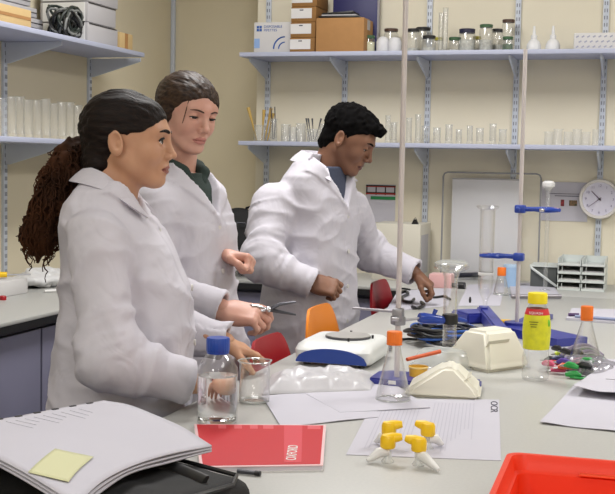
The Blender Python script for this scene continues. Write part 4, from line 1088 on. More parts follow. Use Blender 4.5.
# back worktop: black rucksack, glass dish, plastic bag
p = P(236, 277, Z=BT); bx, by = P(238, 240, Y=5.15)[0], 5.15
t = thing('rucksack', 'black rucksack on the back worktop between the two standing students', 'bag', (bx, by, BT), 0.1)
V, Q = surfnets(lambda p: smax(ell(p, (0.0, 0, 0.13), (0.17, 0.12, 0.175), rotx(0.0)), -p[..., 2] + 0.002, 0.01), (-0.2, -0.16, -0.01), (0.2, 0.16, 0.34), 0.008 * QL, lambda p: 0.03 * (vnoise(p * 12) - 0.5))
o = bpy.data.objects.new('bag_body', npmesh('bag_body', [(V, Q)], [M_fabric])); COL.objects.link(o); o.parent = t
B().tube([(0.03, 0, 0.28), (0.04, 0, 0.315), (0.075, 0, 0.325), (0.10, 0, 0.30), (0.10, 0, 0.255)], 0.008, n=8, flat=0.6).o('carry_loop', M_fabric, t)
B().tube([(-0.12, -0.1, 0.2), (-0.06, -0.118, 0.25), (0.06, -0.118, 0.25), (0.12, -0.1, 0.2)], 0.004, n=6).o('zip', M_dsteel, t)
p = P(232, 216, Y=5.30); crumple('plastic_bag', M_bagp, (-1.92, 5.36, BT), 0.12, 0.12, 0.20, 'clear plastic bag on the back worktop left of the rucksack', 'bag', 9)
p = pb(236, 279); beaker(p.x, 5.02, BT, 0.045, 0.045, 'low glass dish on the back worktop behind the middle student\'s fist', None, M_glass, 'glass_dish', False)

# wall chart
x0, x1 = wx(366, 200, YB), wx(395.5, 200, YB); z0, z1 = P(380, 222, Y=YB)[2], P(380, 184.5, Y=YB)[2]
t = thing('wall_chart', 'wall chart with red and black blocks and a green band, above the far student\'s arm', 'poster', ((x0 + x1) / 2, YB - 0.002, z0))
W, Hh = x1 - x0, z1 - z0
B().box((0, 0, Hh / 2), (W, 0.002, Hh)).o('sheet', M_paper, t)
b = B(); b.box((0, -0.0015, Hh - 0.006), (W, 0.001, 0.006)); b.box((0, -0.0015, Hh - 0.040), (W, 0.001, 0.006))
for i in range(4): b.box((-W / 2 + 0.004 + i * (W - 0.008) / 3, -0.0015, Hh - 0.028), (0.006, 0.001, 0.045))
b.o('dark_rules', M_black, t)
b = B(); b.box((0, -0.0018, Hh - 0.011), (W, 0.001, 0.004)); b.box((0, -0.0018, Hh - 0.045), (W, 0.001, 0.007)); b.o('red_rules', mat('chart_red', (165, 50, 46), 0.7), t)
B().box((0.012, -0.0018, Hh - 0.065), (W - 0.024, 0.001, 0.016)).o('green_band', mat('chart_green', (38, 128, 74), 0.7), t)
# pale cabinet box on the worktop
x0, x1 = wx(372, 250, 5.22), wx(420, 250, 5.22)
t = crate('instrument_case', 'plain cream instrument case on the back worktop behind the far student\'s arm', 'case', x0, x1, 5.22, 5.46, BT, P(400, 224, Y=5.22)[2], mat('cream_enamel', (206, 202, 188), 0.55))
B().box(((x1 - x0) / 2 + 0.0006, -0.02, 0.12), (0.002, 0.16, 0.18), bev=0.0008).o('side_panel', M_greycard, t)
t = thing('bulldog_clip', 'black bulldog clip on the top corner of the cream case', 'clip', (wx(415, 228, 5.25), 5.25, P(400, 224, Y=5.22)[2]))
B().prism([(-0.016, 0), (0.016, 0), (0.006, 0.022), (-0.006, 0.022)], -0.008, 0.008, Matrix(((1, 0, 0, 0), (0, 0, 1, 0), (0, 1, 0, 0), (0, 0, 0, 1)))).o('clip_body', M_black, t)
B().tube([(-0.006, 0, 0.022), (0, 0, 0.03), (0.006, 0, 0.022)], 0.0015, n=6).o('wire_handle', M_dsteel, t)
p = pb(440, 288); t = thing('pink_sponge_box', 'pale pink card box on the back worktop behind the far student\'s hand', 'box', (p.x, 5.02, BT))
B().box((0, 0, 0.03), (0.10, 0.08, 0.06), bev=0.004).o('box_body', mat('pink_card', (214, 168, 166), 0.7), t); B().box((0, 0, 0.0605), (0.09, 0.07, 0.001)).o('box_top', mat('pink_pale', (224, 186, 184), 0.7), t)

# leaning clear screen and white board
x0, x1 = wx(442, 200, 5.40), wx(540, 200, 5.40); zt = P(490, 173, Y=5.42)[2]
t = thing('clear_screen', 'tall clear safety screen with a thin grey rounded frame against the back wall', 'screen', ((x0 + x1) / 2, 5.42, BT))
W = x1 - x0; Hh = zt - BT
pts = [(-W / 2, 0, 0.004), (-W / 2, 0, Hh - 0.02), (-W / 2 + 0.006, 0, Hh - 0.006), (-W / 2 + 0.02, 0, Hh), (W / 2 - 0.02, 0, Hh), (W / 2 - 0.006, 0, Hh - 0.006), (W / 2, 0, Hh - 0.02), (W / 2, 0, 0.004)]
B().tube(pts, 0.0042, n=8).o('grey_frame', mat('frame_grey', (140, 140, 142), 0.4), t)
B().box((0, 0, Hh / 2), (W, 0.003, Hh - 0.004)).o('clear_panel', clear('perspex', gloss=0.04, edge=0.3, white=0.02), t)
x0, x1 = wx(451, 220, 5.45), wx(519, 220, 5.45)
t = thing('white_board', 'shiny white board leaning behind the clear screen', 'board', ((x0 + x1) / 2, 5.465, BT), 0)
B().box((0, 0, (P(490, 178.5, Y=5.45)[2] - BT) / 2), (x1 - x0, 0.012, P(490, 178.5, Y=5.45)[2] - BT), bev=0.002).o('board_sheet', mat('gloss_white', (228, 228, 232), 0.35), t)
B().box((0, -0.0065, P(490, 178.5, Y=5.45)[2] - BT - 0.004), (x1 - x0, 0.002, 0.006)).o('top_trim', M_greycard, t)

# clock
cx_, cz_ = P(599.5, 199, Y=YB - 0.035)[0], P(599.5, 199, Y=YB - 0.035)[2]
t = thing('wall_clock', 'round white wall clock on the back wall at the right edge', 'clock', (cx_, YB - 0.016, cz_))
R90 = Matrix.Rotation(PI / 2, 4, 'X')
def ylathe(prof, n=40, **k):
    b = B(); b.lathe(prof, n=n, **k)
    for v in b.bm.verts: v.co = Vector((v.co.x, -v.co.z, v.co.y))
    return b
r = 0.092
ylathe([(r * 0.97, 0), (r, 0.008), (r, 0.022), (r * 0.96, 0.030), (r * 0.86, 0.030), (r * 0.82, 0.020), (r * 0.0 + 0.001, 0.020)]).o('rim', mat('clock_rim', (216, 212, 208), 0.35), t)
ylathe([(r * 0.83, 0.0195), (r * 0.83, 0.0215)]).o('dial', mat('clock_dial', (214, 212, 228), 0.5), t)
for h in range(1, 13):
    a = PI / 2 - h * PI / 6; s = 0.0165
    text('numeral', str(h), s, mat('clock_num', (120, 112, 150), 0.6), t, (math.cos(a) * r * 0.66, -0.0222, math.sin(a) * r * 0.66 - s * 0.35), (PI / 2, 0, 0), align='CENTER')
def hand(name, ang, L, wd, y):
    d = Vector((math.sin(ang), 0, math.cos(ang))); n = Vector((d.z, 0, -d.x))
    b = B(); b.cyl(Vector((0, y, 0)) - d * 0.010, Vector((0, y, 0)) + d * L, wd, wd * 0.6, n=6); b.o(name, mat('clock_hand', (88, 40, 84), 0.4), t)
hand('hour_hand', math.radians(-46), 0.050, 0.0022, -0.024); hand('minute_hand', math.radians(-128), 0.062, 0.0014, -0.026)
ylathe([(0.005, 0.022), (0.005, 0.028)], n=14).o('hub', M_black, t)

# notice
x0, x1 = wx(541, 200, YB), wx(588, 200, YB); z0, z1 = P(560, 221, Y=YB)[2], P(560, 182, Y=YB)[2]
t = thing('notice', 'white notice with a heading and two small colour pictures left of the clock', 'poster', ((x0 + x1) / 2, YB - 0.002, z0))
W, Hh = x1 - x0, z1 - z0
B().box((0, 0, Hh / 2), (W, 0.002, Hh)).o('sheet', M_paper, t)
b = B(); b.box((0.01, -0.0015, Hh - 0.054), (W * 0.75, 0.001, 0.0022)); b.box((0.02, -0.0015, Hh - 0.064), (W * 0.6, 0.001, 0.0030)); b.o('heading_lines', M_ink, t)
b = B(); b.box((-0.008, -0.0015, Hh - 0.096), (0.016, 0.001, 0.030), bev=0.0004); b.o('red_picture', mat('pic_red', (150, 44, 52), 0.6, c2=(90, 40, 44), nscale=90), t)
B().box((0.040, -0.0015, Hh - 0.096), (0.036, 0.001, 0.026), bev=0.0004).o('dark_picture', mat('pic_dark', (60, 72, 48), 0.6, c2=(150, 110, 80), nscale=110), t)

# letter trays
M_tray = mat('letter_tray_grey', (204, 210, 208), 0.45)
def tray_stack(xa, xb, label):
    x0, x1 = wx(xa, 270, 5.14), wx(xb, 270, 5.14); W = x1 - x0
    t = thing('letter_tray_stack', label, 'letter trays', ((x0 + x1) / 2, 5.26, BT), 0, 'grey letter tray stacks')
    for k in range(4):
        z = 0.036 * k
        b = B(); b.box((0, 0, z + 0.002), (W - 0.004, 0.24, 0.003))
        for s in (-1, 1): b.box((s * (W / 2 - 0.002), 0, z + 0.016), (0.003, 0.24, 0.031))
        b.box((0, 0.119, z + 0.016), (W, 0.003, 0.031)); b.box((0, -0.121, z + 0.006), (W - 0.003, 0.003, 0.010))
        b.box((-W * 0.30, -0.121, z + 0.022), (W * 0.02, 0.003, 0.02))
        b.o('tray', M_tray, t)
        if k in (0, 1, 2): B().box((0, 0.0, z + 0.010), (W - 0.012, 0.22, 0.010)).o('papers', M_whitecard if k != 2 else M_greycard, t)
tray_stack(557.5, 581, 'left stack of grey letter trays under the notice')
tray_stack(581.5, 605, 'right stack of grey letter trays under the clock')
x0, x1 = wx(528, 270, 5.12), wx(556, 270, 5.12); W = x1 - x0
t = thing('magazine_holder', 'dark grey open holder with a slanted pale side, left of the letter trays', 'holder', ((x0 + x1) / 2, 5.24, BT))
B().box((0, 0.03, 0.05), (W - 0.006, 0.16, 0.09), bev=0.003).o('dark_inside', mat('dark_grey_plastic', (84, 88, 88), 0.6), t)
b = B(); b.tube([(-W / 2 + 0.004, -0.06, 0.092), (W / 2, -0.062, 0.012)], 0.006, n=6); b.box((0, 0.03, 0.098), (W, 0.18, 0.006)); b.o('pale_rim', M_tray, t)

# ------------------------------------------------------------------ bench: clamp stands
def stand(name, label, rodp, h, base_poly, hz, mt):
    t = thing('clamp_stand', label, 'clamp stand', (rodp[0], rodp[1], BT))
    base_poly(t)
    B().cyl((0, 0, 0.01), (0, 0, h), 0.0066, n=16).o('rod', mat('stand_rod', (205, 198, 198), 0.38, 0.3), t)
    return t
r1 = pb(396.5, 384)
def base1(t):
    b = B(); b.prism([(-0.062, -0.035), (0.0, -0.05), (0.17, -0.035), (0.205, -0.01), (0.20, 0.045), (0.16, 0.07), (-0.03, 0.085), (-0.062, 0.06)], 0, 0.018); bmesh.ops.bevel(b.bm, geom=list(b.bm.edges), offset=0.004, segments=2, affect='EDGES'); b.o('base_plate', M_bbase, t)
st1 = stand('clamp_stand', 'clamp stand with flat blue base, its tall rod in front of the far student\'s hand', r1, 1.08, base1, 0, 0)
r2 = pb(516.5, 333)
def base2(t):
    b = B()
    def arm(a, c, w0, w1, h0=0.026, h1=0.016):
        a, c = Vector(a), Vector(c); d = (c - a).normalized(); n = Vector((-d.y, d.x, 0))
        pr = [a - n * w0, c - n * w1, c + n * w1, a + n * w0]
        lo = [b.bm.verts.new(v) for v in pr]; hi = [b.bm.verts.new(v + Vector((0, 0, h0 if i in (0, 3) else h1))) for i, v in enumerate(pr)]
        b.bridge(lo, hi); b._face(lo[::-1]); b._face(hi)
    q = lambda x, y: pb(x, y) - Vector((r2.x, r2.y, BT))
    arm(q(516, 334), q(572, 346), 0.055, 0.06, 0.028, 0.024); arm(q(518, 332), q(543, 318), 0.03, 0.035); None
    b.cyl((0, 0, 0), (0, 0, 0.036), 0.04, n=24)
    b.o('tripod_base', M_bbase, t)
st2 = stand('clamp_stand', 'clamp stand with blue tripod base, its rod carrying two blue clamps', r2, 0.90, base2, 0, 0)
# separate bent blue base lying left of the second stand
p0 = pb(484, 322)
t = thing('retort_base', 'bent indigo retort stand base without a rod, left of the rod with two clamps', 'stand base', p0)
q = lambda x, y: pb(x, y) - p0
b = B()
def slab(b, pts, w, h, z=0.0):
    for a, c in zip(pts, pts[1:]):
        d = (c - a).normalized(); n = Vector((-d.y, d.x, 0)); pr = [a - n * w, c - n * w, c + n * w, a + n * w]
        lo = [b.bm.verts.new(v + Vector((0, 0, z))) for v in pr]; hi = [b.bm.verts.new(v + Vector((0, 0, z + h))) for v in pr]
        b.bridge(lo, hi); b._face(lo[::-1]); b._face(hi)
slab(b, [q(459, 322), q(487, 321)], 0.06, 0.036); slab(b, [q(483, 318), q(511, 354)], 0.022, 0.045)
bmesh.ops.bevel(b.bm, geom=list(b.bm.edges), offset=0.006, segments=2, affect='EDGES')
b.o('cast_body', M_bbase, t)
b = B(); b.cyl((0.0, 0, 0.03), (0.0, 0, 0.05), 0.012, n=16); b.o('socket', M_bbase, t)
p = pb(506, 327); t = thing('yellow_block', 'small yellow block beside the rod of the stand with two clamps', 'block', p, 0.3); B().box((0, 0, 0.012), (0.035, 0.03, 0.024), bev=0.003).o('block_body', mat('mustard', (226, 178, 40), 0.45), t)

def clamp(label, pos, dirv, scale=1.0):
    """boss head at the rod, arm, then jaws along +x"""
    t = thing('clamp', label, 'clamp', pos, math.atan2(dirv[1], dirv[0]), 'blue clamps on the rods')
    B().box((0, 0, 0), (0.034, 0.030, 0.026), bev=0.005).o('boss_head', M_bclamp, t)
    b = B(); b.cyl((0.0, -0.014, 0.0), (0.0, -0.036, 0.0), 0.0035, n=8); b.sphere((0, -0.04, 0), 0.007, (1.2, 0.6, 1.2)); b.o('boss_screw', M_bclamp, t)
    B().tube([(0.014, 0, 0), (0.045, 0, 0.001), (0.07, 0, 0.0)], [0.008, 0.0075, 0.010], n=10).o('arm', M_bclamp, t)
    b = B()
    for s in (-1, 1):
        b.tube([(0.066, s * 0.006, 0), (0.085, s * 0.017, 0.001 * s), (0.110, s * 0.019, 0), (0.122, s * 0.012, 0)], [0.009, 0.008, 0.0075, 0.006], n=8)
    b.o('jaws', M_bclamp, t)
    b = B(); b.cyl((0.078, -0.015, 0), (0.078, -0.042, 0), 0.003, n=8); b.box((0.078, -0.046, 0), (0.016, 0.006, 0.010), bev=0.002); b.o('jaw_screw', M_chrome, t)
    b = B()
    for s in (-1, 1): b.box((0.112, s * 0.013, 0), (0.018, 0.003, 0.014), bev=0.001)
    b.o('jaw_pads', mat('cork_pad', (196, 160, 150), 0.8), t)
    return t
zc = P(520, 209, Y=r2.y)[2]
clamp('blue clamp pointing right, high on the rod left of the clock', (r2.x, r2.y, zc), (0.93, -0.1))
zc2 = P(520, 257, Y=r2.y)[2]
clamp('blue clamp pointing left and holding the tall glass cylinder', (r2.x, r2.y, zc2), (-0.95, 0.10))
# red mark on the rod
# tall glass column held by the left clamp
gx = r2.x - 0.105; gy = r2.y + 0.011
t = thing('glass_column', 'tall clear glass column with a flanged top held by the left pointing clamp', 'glass column', (gx, gy, BT + 0.08))
H_ = P(489, 206, Y=gy)[2] - BT - 0.08
B().lathe([(0.006, 0), (0.008, 0.02), (0.022, 0.05), (0.024, 0.07), (0.024, H_ - 0.012), (0.034, H_ - 0.006), (0.038, H_), (0.034, H_ + 0.001), (0.022, H_ - 0.008), (0.022, 0.07), (0.018, 0.05)], n=28, capt=False).o('tube_wall', M_glass, t)
B().lathe([(0.0245, 0.10), (0.0255, 0.102), (0.0255, 0.108), (0.0245, 0.11)], n=28, capb=False, capt=False).o('graduation_ring', M_white, t)
# second funnel column behind, right of the rod
p = P(548, 200, Y=5.05); t = thing('burette', 'slim glass burette with a white bulb top standing before the notice', 'burette', (p[0], 5.05, BT))
H_ = P(548, 186, Y=5.05)[2] - BT
B().lathe([(0.03, 0), (0.03, 0.004), (0.009, 0.012), (0.009, H_ - 0.03), (0.018, H_ - 0.012), (0.018, H_)], n=18, capt=False).o('tube_wall', M_glassd, t)
B().lathe([(0.004, H_ - 0.02), (0.026, H_ - 0.002), (0.028, H_ + 0.012), (0.018, H_ + 0.022)], n=18).o('bulb_top', M_wb, t)

# rod 1: boss, horizontal rod and the clamp holding the glass tube
zr = P(396, 312.5, Y=r1.y)[2]
t = thing('boss_head', 'grey boss head and short steel bar pointing left on the nearer rod', 'boss head', (r1.x, r1.y, zr))
B().box((0, 0, -0.006), (0.026, 0.026, 0.034), bev=0.004).o('block', mat('boss_grey', (150, 150, 155), 0.4, 0.7), t)
B().cyl((0.002, 0.014, 0), (-0.118, 0.014, 0.003), 0.0032, n=10).o('bar', mat('bar_grey', (150, 146, 152), 0.35, 0.4), t)
b = B(); b.cyl((0, -0.012, -0.012), (0, -0.032, -0.012), 0.003, n=8); b.box((0, -0.034, -0.012), (0.018, 0.005, 0.009), bev=0.002); b.o('wing_screw', M_steel, t)
dcy = 2.86
tx, ty = P(450, 320, d=dcy)[0], P(450, 320, d=dcy)[1]
zj = P(450, 319, d=dcy)[2]
ux, uy = tx - r1.x, ty - r1.y; LL = math.hypot(ux, uy)
t = thing('clamp', 'blue clamp with a black collar gripping the glass tube near the far student\'s hand', 'clamp', (r1.x, r1.y, zj), math.atan2(uy, ux))
B().box((0, 0, 0), (0.03, 0.03, 0.022), bev=0.004).o('boss_head', mat('boss_grey', (150, 150, 155), 0.4, 0.7), t)
B().cyl((0.012, 0, 0), (LL * 0.45, 0, 0.004), 0.0036, n=10).o('arm', M_steel, t)
B().tube([(LL * 0.40, 0, 0.006), (LL * 0.48, 0, 0.004), (LL * 0.75, 0, 0.0), (LL - 0.014, 0, -0.003)], [0.011, 0.014, 0.0115, 0.009], n=12).o('handle', M_bclamp, t)
B().tube([(LL * 0.66, 0, 0.006), (LL * 0.72, 0, 0.024)], [0.004, 0.006], n=8).o('lever', M_bclamp, t)
B().lathe([(0.0185, -0.012), (0.0195, -0.009), (0.0195, 0.009), (0.0185, 0.012)], (LL, 0, 0), n=24).o('collar', M_black, t)
B().tube([(LL + 0.012, 0, 0), (LL + 0.035, 0.0, -0.004), (LL + 0.045, 0, -0.006)], [0.007, 0.006, 0.004], n=8).o('jaw_tip', M_bclamp, t)
zb0, zt0 = P(450, 346, d=dcy)[2], P(450, 266, d=dcy)[2]
t = thing('filter_funnel', 'clear glass tube with wide flared top held by the black collared clamp', 'funnel', (tx, ty, zb0)); H_ = zt0 - zb0
B().lathe([(0.0165, 0), (0.0172, 0.004), (0.0172, H_ - 0.03), (0.022, H_ - 0.014), (0.042, H_ - 0.005), (0.044, H_), (0.041, H_ + 0.001), (0.020, H_ - 0.012), (0.0152, H_ - 0.028), (0.0152, 0.006)], n=30, capt=True).o('glass_wall', M_glass, t)
B().lathe([(0.024, H_ + 0.0012), (0.040, H_ + 0.002), (0.042, H_ + 0.008), (0.030, H_ + 0.014), (0.018, H_ + 0.012)], n=26, capb=False, capt=True).o('clear_cover', clear('cover_glass', gloss=0.3, edge=0.7, white=0.25, rough=0.1), t)

# ------------------------------------------------------------------ bench: bottles and flasks
M_liq = mat('water', (250, 252, 255))
p = pb(217, 423); t = thing('reagent_bottle', 'clear glass bottle of water with a blue screw cap beside the red folder', 'bottle', p)
R_ = 0.0415
B().lathe([(R_ - 0.006, 0), (R_ - 0.001, 0.003), (R_, 0.010), (R_, 0.105), (R_ * 0.95, 0.116), (R_ * 0.62, 0.138), (0.0185, 0.146), (0.017, 0.152), (0.017, 0.160)], n=40, capt=False).o('glass_wall', clear('bottle_glass', gloss=0.10, edge=0.5, white=0.02), t)
B().lathe([(R_ - 0.007, 0.003), (R_ - 0.0025, 0.007), (R_ - 0.0022, 0.098)], n=40).o('water', M_water, t)
cb = B(); n = 48; rings = []
for (r_, z_) in ((0.0225, 0.147), (0.0232, 0.149), (0.0232, 0.172), (0.0218, 0.1755)):
    rings.append([cb.bm.verts.new((math.cos(2 * PI * i / n) * (r_ + (0.0005 if i % 2 else -0.0003)), math.sin(2 * PI * i / n) * (r_ + (0.0005 if i % 2 else -0.0003)), z_)) for i in range(n)])
for a, c in zip(rings, rings[1:]): cb.bridge(a, c)
cb._face(rings[0][::-1]); cb._face(rings[-1]); cb.o('screw_cap', M_blue, t, ang=25)
B().lathe([(0.0215, 0.143), (0.0225, 0.1435), (0.0225, 0.1465), (0.0215, 0.147)], n=32).o('pouring_ring', M_blue, t)
p = pb(254, 402); t = beaker(p.x, p.y, BT, 0.0345, 0.092, 'empty clear glass beaker right of the blue capped bottle', None, M_glass)
B().tube([(0.0362 * math.cos(a) * (1.08 if abs(a) < 0.2 or abs(a - 2 * PI) < 0.2 else 1), 0.0362 * math.sin(a), 0.092) for a in [i * 2 * PI / 40 for i in range(41)]], 0.0016, n=8).o('rim', M_rim, t)
B().tube([(0.031 * math.cos(a), 0.031 * math.sin(a), 0.004) for a in [i * 2 * PI / 40 for i in range(41)]], 0.003, n=8).o('thick_base', M_rim, t)
def conical(px_, py_, rb, h, cap_h, label, grp=None, rn=0.0145, mt=None):
    p = pb(px_, py_); t = thing('conical_flask', label, 'flask', p, 0, grp)
    B().lathe([(rb * 0.88, 0), (rb * 0.98, 0.003), (rb, 0.010), (rb * 0.96, 0.020), (rn * 1.08, h * 0.72), (rn, h * 0.78), (rn, h - 0.012), (rn * 0.92, h - 0.012), (rn * 0.92, h * 0.78), (rb * 0.91, 0.02), (rb * 0.93, 0.008), (rb * 0.8, 0.004)], n=36, capt=True).o('glass_wall', mt or M_glass, t)
    cb = B(); n = 40; rings = []; rc = rn + 0.0025
    for (r_, z_) in ((rc * 0.97, h - cap_h), (rc, h - cap_h + 0.001), (rc, h - 0.003), (rc * 0.93, h)):
        rings.append([cb.bm.verts.new((math.cos(2 * PI * i / n) * (r_ + (0.0005 if i % 2 else 0)), math.sin(2 * PI * i / n) * (r_ + (0.0005 if i % 2 else 0)), z_)) for i in range(n)])
    for a, c in zip(rings, rings[1:]): cb.bridge(a, c)
    cb._face(rings[0][::-1]); cb._face(rings[-1]); cb.o('screw_cap', M_orange, t, ang=25)
    B().tube([(rb * 0.93 * math.cos(a), rb * 0.93 * math.sin(a), 0.004) for a in [i * 2 * PI / 40 for i in range(41)]], 0.003, n=8).o('thick_base', M_rim, t)
    B().lathe([(rc * 1.02, h - cap_h - 0.004), (rc * 1.05, h - cap_h - 0.003), (rc * 1.02, h - cap_h - 0.0005)], n=30).o('cap_ring', M_orange, t)
    return t
t = conical(393, 401, 0.0395, 0.158, 0.026, 'conical glass flask with an orange cap in front of the near clamp stand')
B().box((0.004, -0.0318, 0.048), (0.017, 0.0008, 0.009), rot=Matrix.Rotation(0.28, 3, 'X')).o('white_oval_mark', M_white, t)
conical(585, 368, 0.046, 0.166, 0.034, 'conical glass flask with an orange cap behind the bag of coloured leads', None, 0.0135)
conical(501, 295, 0.032, 0.115, 0.030, 'small conical flask with an orange cap far back beside the rod', None, 0.0150)
# yellow topped squash bottle
p = pb(535, 380); t = thing('drinks_bottle', 'clear plastic bottle with yellow cap and yellow label', 'bottle', p)
pr = [(0.027, 0), (0.0325, 0.004), (0.0335, 0.012), (0.0335, 0.055), (0.031, 0.075), (0.0325, 0.09), (0.0345, 0.12), (0.0335, 0.145), (0.029, 0.172), (0.0205, 0.190), (0.0185, 0.198)]
B().lathe(pr, n=36, capt=False).o('bottle_wall', clear('pet', gloss=0.14, edge=0.5, white=0.03), t)
B().lathe([(0.0325, 0.080), (0.0332, 0.092), (0.0352, 0.12), (0.0342, 0.145), (0.0305, 0.167)], n=36, capt=False, capb=False).o('yellow_label', mat('label_yellow', (224, 222, 34), 0.45, c2=(206, 206, 40), nscale=60), t)
lb = B().lathe([(0.0309, 0.166), (0.0262, 0.181)], n=36, capt=False, capb=False).o('red_label_band', mat('label_red', (206, 44, 50), 0.45), t)
text('label_lettering', 'SQUASH', 0.009, M_white, lb, (-0.017, -0.0315, 0.1690), (PI / 2 - 0.32, 0, 0))
b = B()
for i, zz in enumerate((0.150, 0.144, 0.138)): b.box((-0.004, -0.0352 + 0.0001 * i, zz), (0.022 - 0.004 * i, 0.0012, 0.002))
b.o('label_print', mat('olive_print', (120, 124, 20), 0.6), t)
B().sphere((0.0300, -0.0135, 0.146), 0.008, (0.5, 0.6, 1.2), n=10).o('green_fruit_print', mat('fruit_green', (110, 190, 50), 0.5), t)
B().lathe([(0.0235, 0.193), (0.0242, 0.195), (0.0242, 0.217), (0.0228, 0.2195)], n=40).o('cap', M_ycap, t)
# balance
p = pb(333, 366); t = thing('top_pan_balance', 'white top pan balance with a steel pan and curved dark blue front', 'balance', (p.x + 0.0, p.y + 0.10, BT), 0.0)
def rr(w, d, r, n=6):
    o = []
    for cx0, cy0, a0 in ((w - r, d - r, 0), (-w + r, d - r, PI / 2), (-w + r, -d + r, PI), (w - r, -d + r, 1.5 * PI)):
        for i in range(n + 1): a = a0 + PI / 2 * i / n; o.append((cx0 + r * math.cos(a), cy0 + r * math.sin(a)))
    return o
b = B(); prev = None
for (w_, d_, z_, yo) in ((0.100, 0.115, 0.008, 0), (0.104, 0.120, 0.014, 0), (0.106, 0.121, 0.040, 0), (0.102, 0.113, 0.052, 0.004), (0.092, 0.098, 0.060, 0.012), (0.088, 0.090, 0.061, 0.014)):
    rg = [b.bm.verts.new((x, y + yo, z_)) for x, y in rr(w_, d_, 0.03)]
    if prev: b.bridge(prev, rg)
    else: b._face(rg[::-1])
    prev = rg
b._face(prev); bd = b.o('body', M_bal, t)
b = B()
N = 24; top = []; bot = []
for i in range(N + 1):
    s = -1 + 2 * i / N; x = s * 0.096; zt_ = 0.014 + 0.034 * math.sqrt(max(0, 1 - s * s))
    y = -0.1222 - 0.0
    top.append((x, zt_)); bot.append((x, 0.010))
b.prism(bot + top[::-1], 0.1195, 0.1235, Matrix(((1, 0, 0, 0), (0, 0, -1, 0), (0, 1, 0, 0), (0, 0, 0, 1)))); b.o('blue_front_panel', mat('deep_blue_panel', (34, 66, 150), 0.4), t)
B().lathe([(0.061, 0.061), (0.062, 0.063), (0.062, 0.066)], (0.010, 0.010, 0), n=40).o('pan_rim', M_dsteel, t)
B().lathe([(0.0595, 0.066), (0.0605, 0.0685), (0.057, 0.0688)], (0.010, 0.010, 0), n=40).o('steel_pan', mat('pan_steel', (186, 184, 180), 0.4, 0.4, noise=0.1, nscale=30), t)
for (x, y) in ((0.0, 0.078), (0.03, -0.060), (0.076, 0.02)): B().lathe([(0.003, 0.060), (0.0035, 0.070)], (x, y, 0), n=10).o('black_pin', M_black, t)
for sx in (-1, 1):
    for sy in (-1, 1): B().lathe([(0.010, 0), (0.009, 0.009)], (sx * 0.075, sy * 0.09, 0), n=12).o('foot', M_black, t)
c0 = pb(384, 352); pts = [pb(383, 350) + Vector((0, 0, 0.02)), pb(390, 352) + Vector((0, 0, 0.006)), pb(392, 344) + Vector((0, 0, 0.006)), pb(410, 341) + Vector((0, 0, 0.006)), pb(440, 343) + Vector((0, 0, 0.006))]
def smooth(pts, n=6):
    out = []
    P_ = [pts[0]] + list(pts) + [pts[-1]]
    for i in range(1, len(P_) - 2):
        for k in range(n):
            t_ = k / n; a, b_, c, d = P_[i - 1], P_[i], P_[i + 1], P_[i + 2]
            out.append(0.5 * ((2 * b_) + (c - a) * t_ + (2 * a - 5 * b_ + 4 * c - d) * t_ ** 2 + (3 * b_ - a - 3 * c + d) * t_ ** 3))
    out.append(P_[-2]); return out
tag(B().tube(smooth(pts), 0.0042, n=8).o('power_cable', M_black), 'black power cable leading from the right side of the balance', 'cable')
# cable coils
cc = pb(448, 345)
for i, (mt, nm, ex, seed) in enumerate(((M_black, 'black', 1.0, 1), (mat('blue_cable', (44, 92, 176), 0.4), 'bright blue', 1.05, 5), (mat('black_blue_cable', (16, 22, 44), 0.4), 'navy', 0.85, 8), (mat('black2', (20, 20, 22), 0.5), 'thin black', 1.15, 12))):
    rnd = random.Random(seed); pts = []
    n_ = 46 if i != 3 else 26
    for k in range(n_):
        a = k * 0.72 + seed
        w_ = 0.125 * ex * (0.6 + 0.4 * rnd.random()); h_ = 0.11 * ex * (0.55 + 0.45 * rnd.random())
        pts.append(Vector((w_ * math.cos(a) * 0.95 + 0.02 * math.sin(k * 0.3), h_ * math.sin(a), 0.006 + 0.042 * (k / n_) + 0.016 * rnd.random())))
    tag(B().tube(smooth(pts, 5), 0.0046 if i != 1 else 0.0038, n=6).o('cable_coil', mt, None, cc), 'coil of %s cable heaped behind the ivory cases' % nm, 'cable', 'cables heaped on the bench')
# ivory wedge cases
def wedge(pos, rz, w_, d_, h_, label, topw=0.35, skew=0.0):
    t = thing('plug_in_case', label, 'plastic case', pos, rz, 'ivory plastic cases')
    b = B()
    lo = [b.bm.verts.new((sx * w_ / 2, sy * d_ / 2, 0.0)) for sx, sy in ((-1, -1), (1, -1), (1, 1), (-1, 1))]
    mi = [b.bm.verts.new((sx * w_ / 2, sy * d_ / 2, h_ * 0.22)) for sx, sy in ((-1, -1), (1, -1), (1, 1), (-1, 1))]
    hi = [b.bm.verts.new((sx * w_ / 2 * topw + skew, sy * d_ / 2 * 0.72 + d_ * 0.08, h_)) for sx, sy in ((-1, -1), (1, -1), (1, 1), (-1, 1))]
    b.bridge(lo, mi); b.bridge(mi, hi); b._face(lo[::-1]); b._face(hi)
    bmesh.ops.bevel(b.bm, geom=list(b.bm.edges), offset=min(h_, 0.04) * 0.22, segments=3, affect='EDGES')
    b.o('shell', M_beige, t)
    B().box((w_ * 0.30, -d_ * 0.10, h_ * 0.62), (0.002, d_ * 0.5, h_ * 0.4), rot=Matrix.Rotation(math.atan2(w_ / 2 * (1 - topw), h_ * 0.78) , 3, 'Y') , bev=0.0008).o('vent_panel', mat('ivory_shade', (206, 202, 186), 0.5), t)
    return t
p = pb(444, 393); wedge((p.x, p.y, BT), 0.12, 0.172, 0.14, 0.068, 'ivory plastic case with sloping sides in front, just behind the printed sheet', 0.16, 0.012)
p = pb(486, 366); wedge((p.x, p.y, BT), -0.6, 0.165, 0.16, 0.100, 'taller ivory plastic case behind, next to the yellow labelled bottle', 0.45)
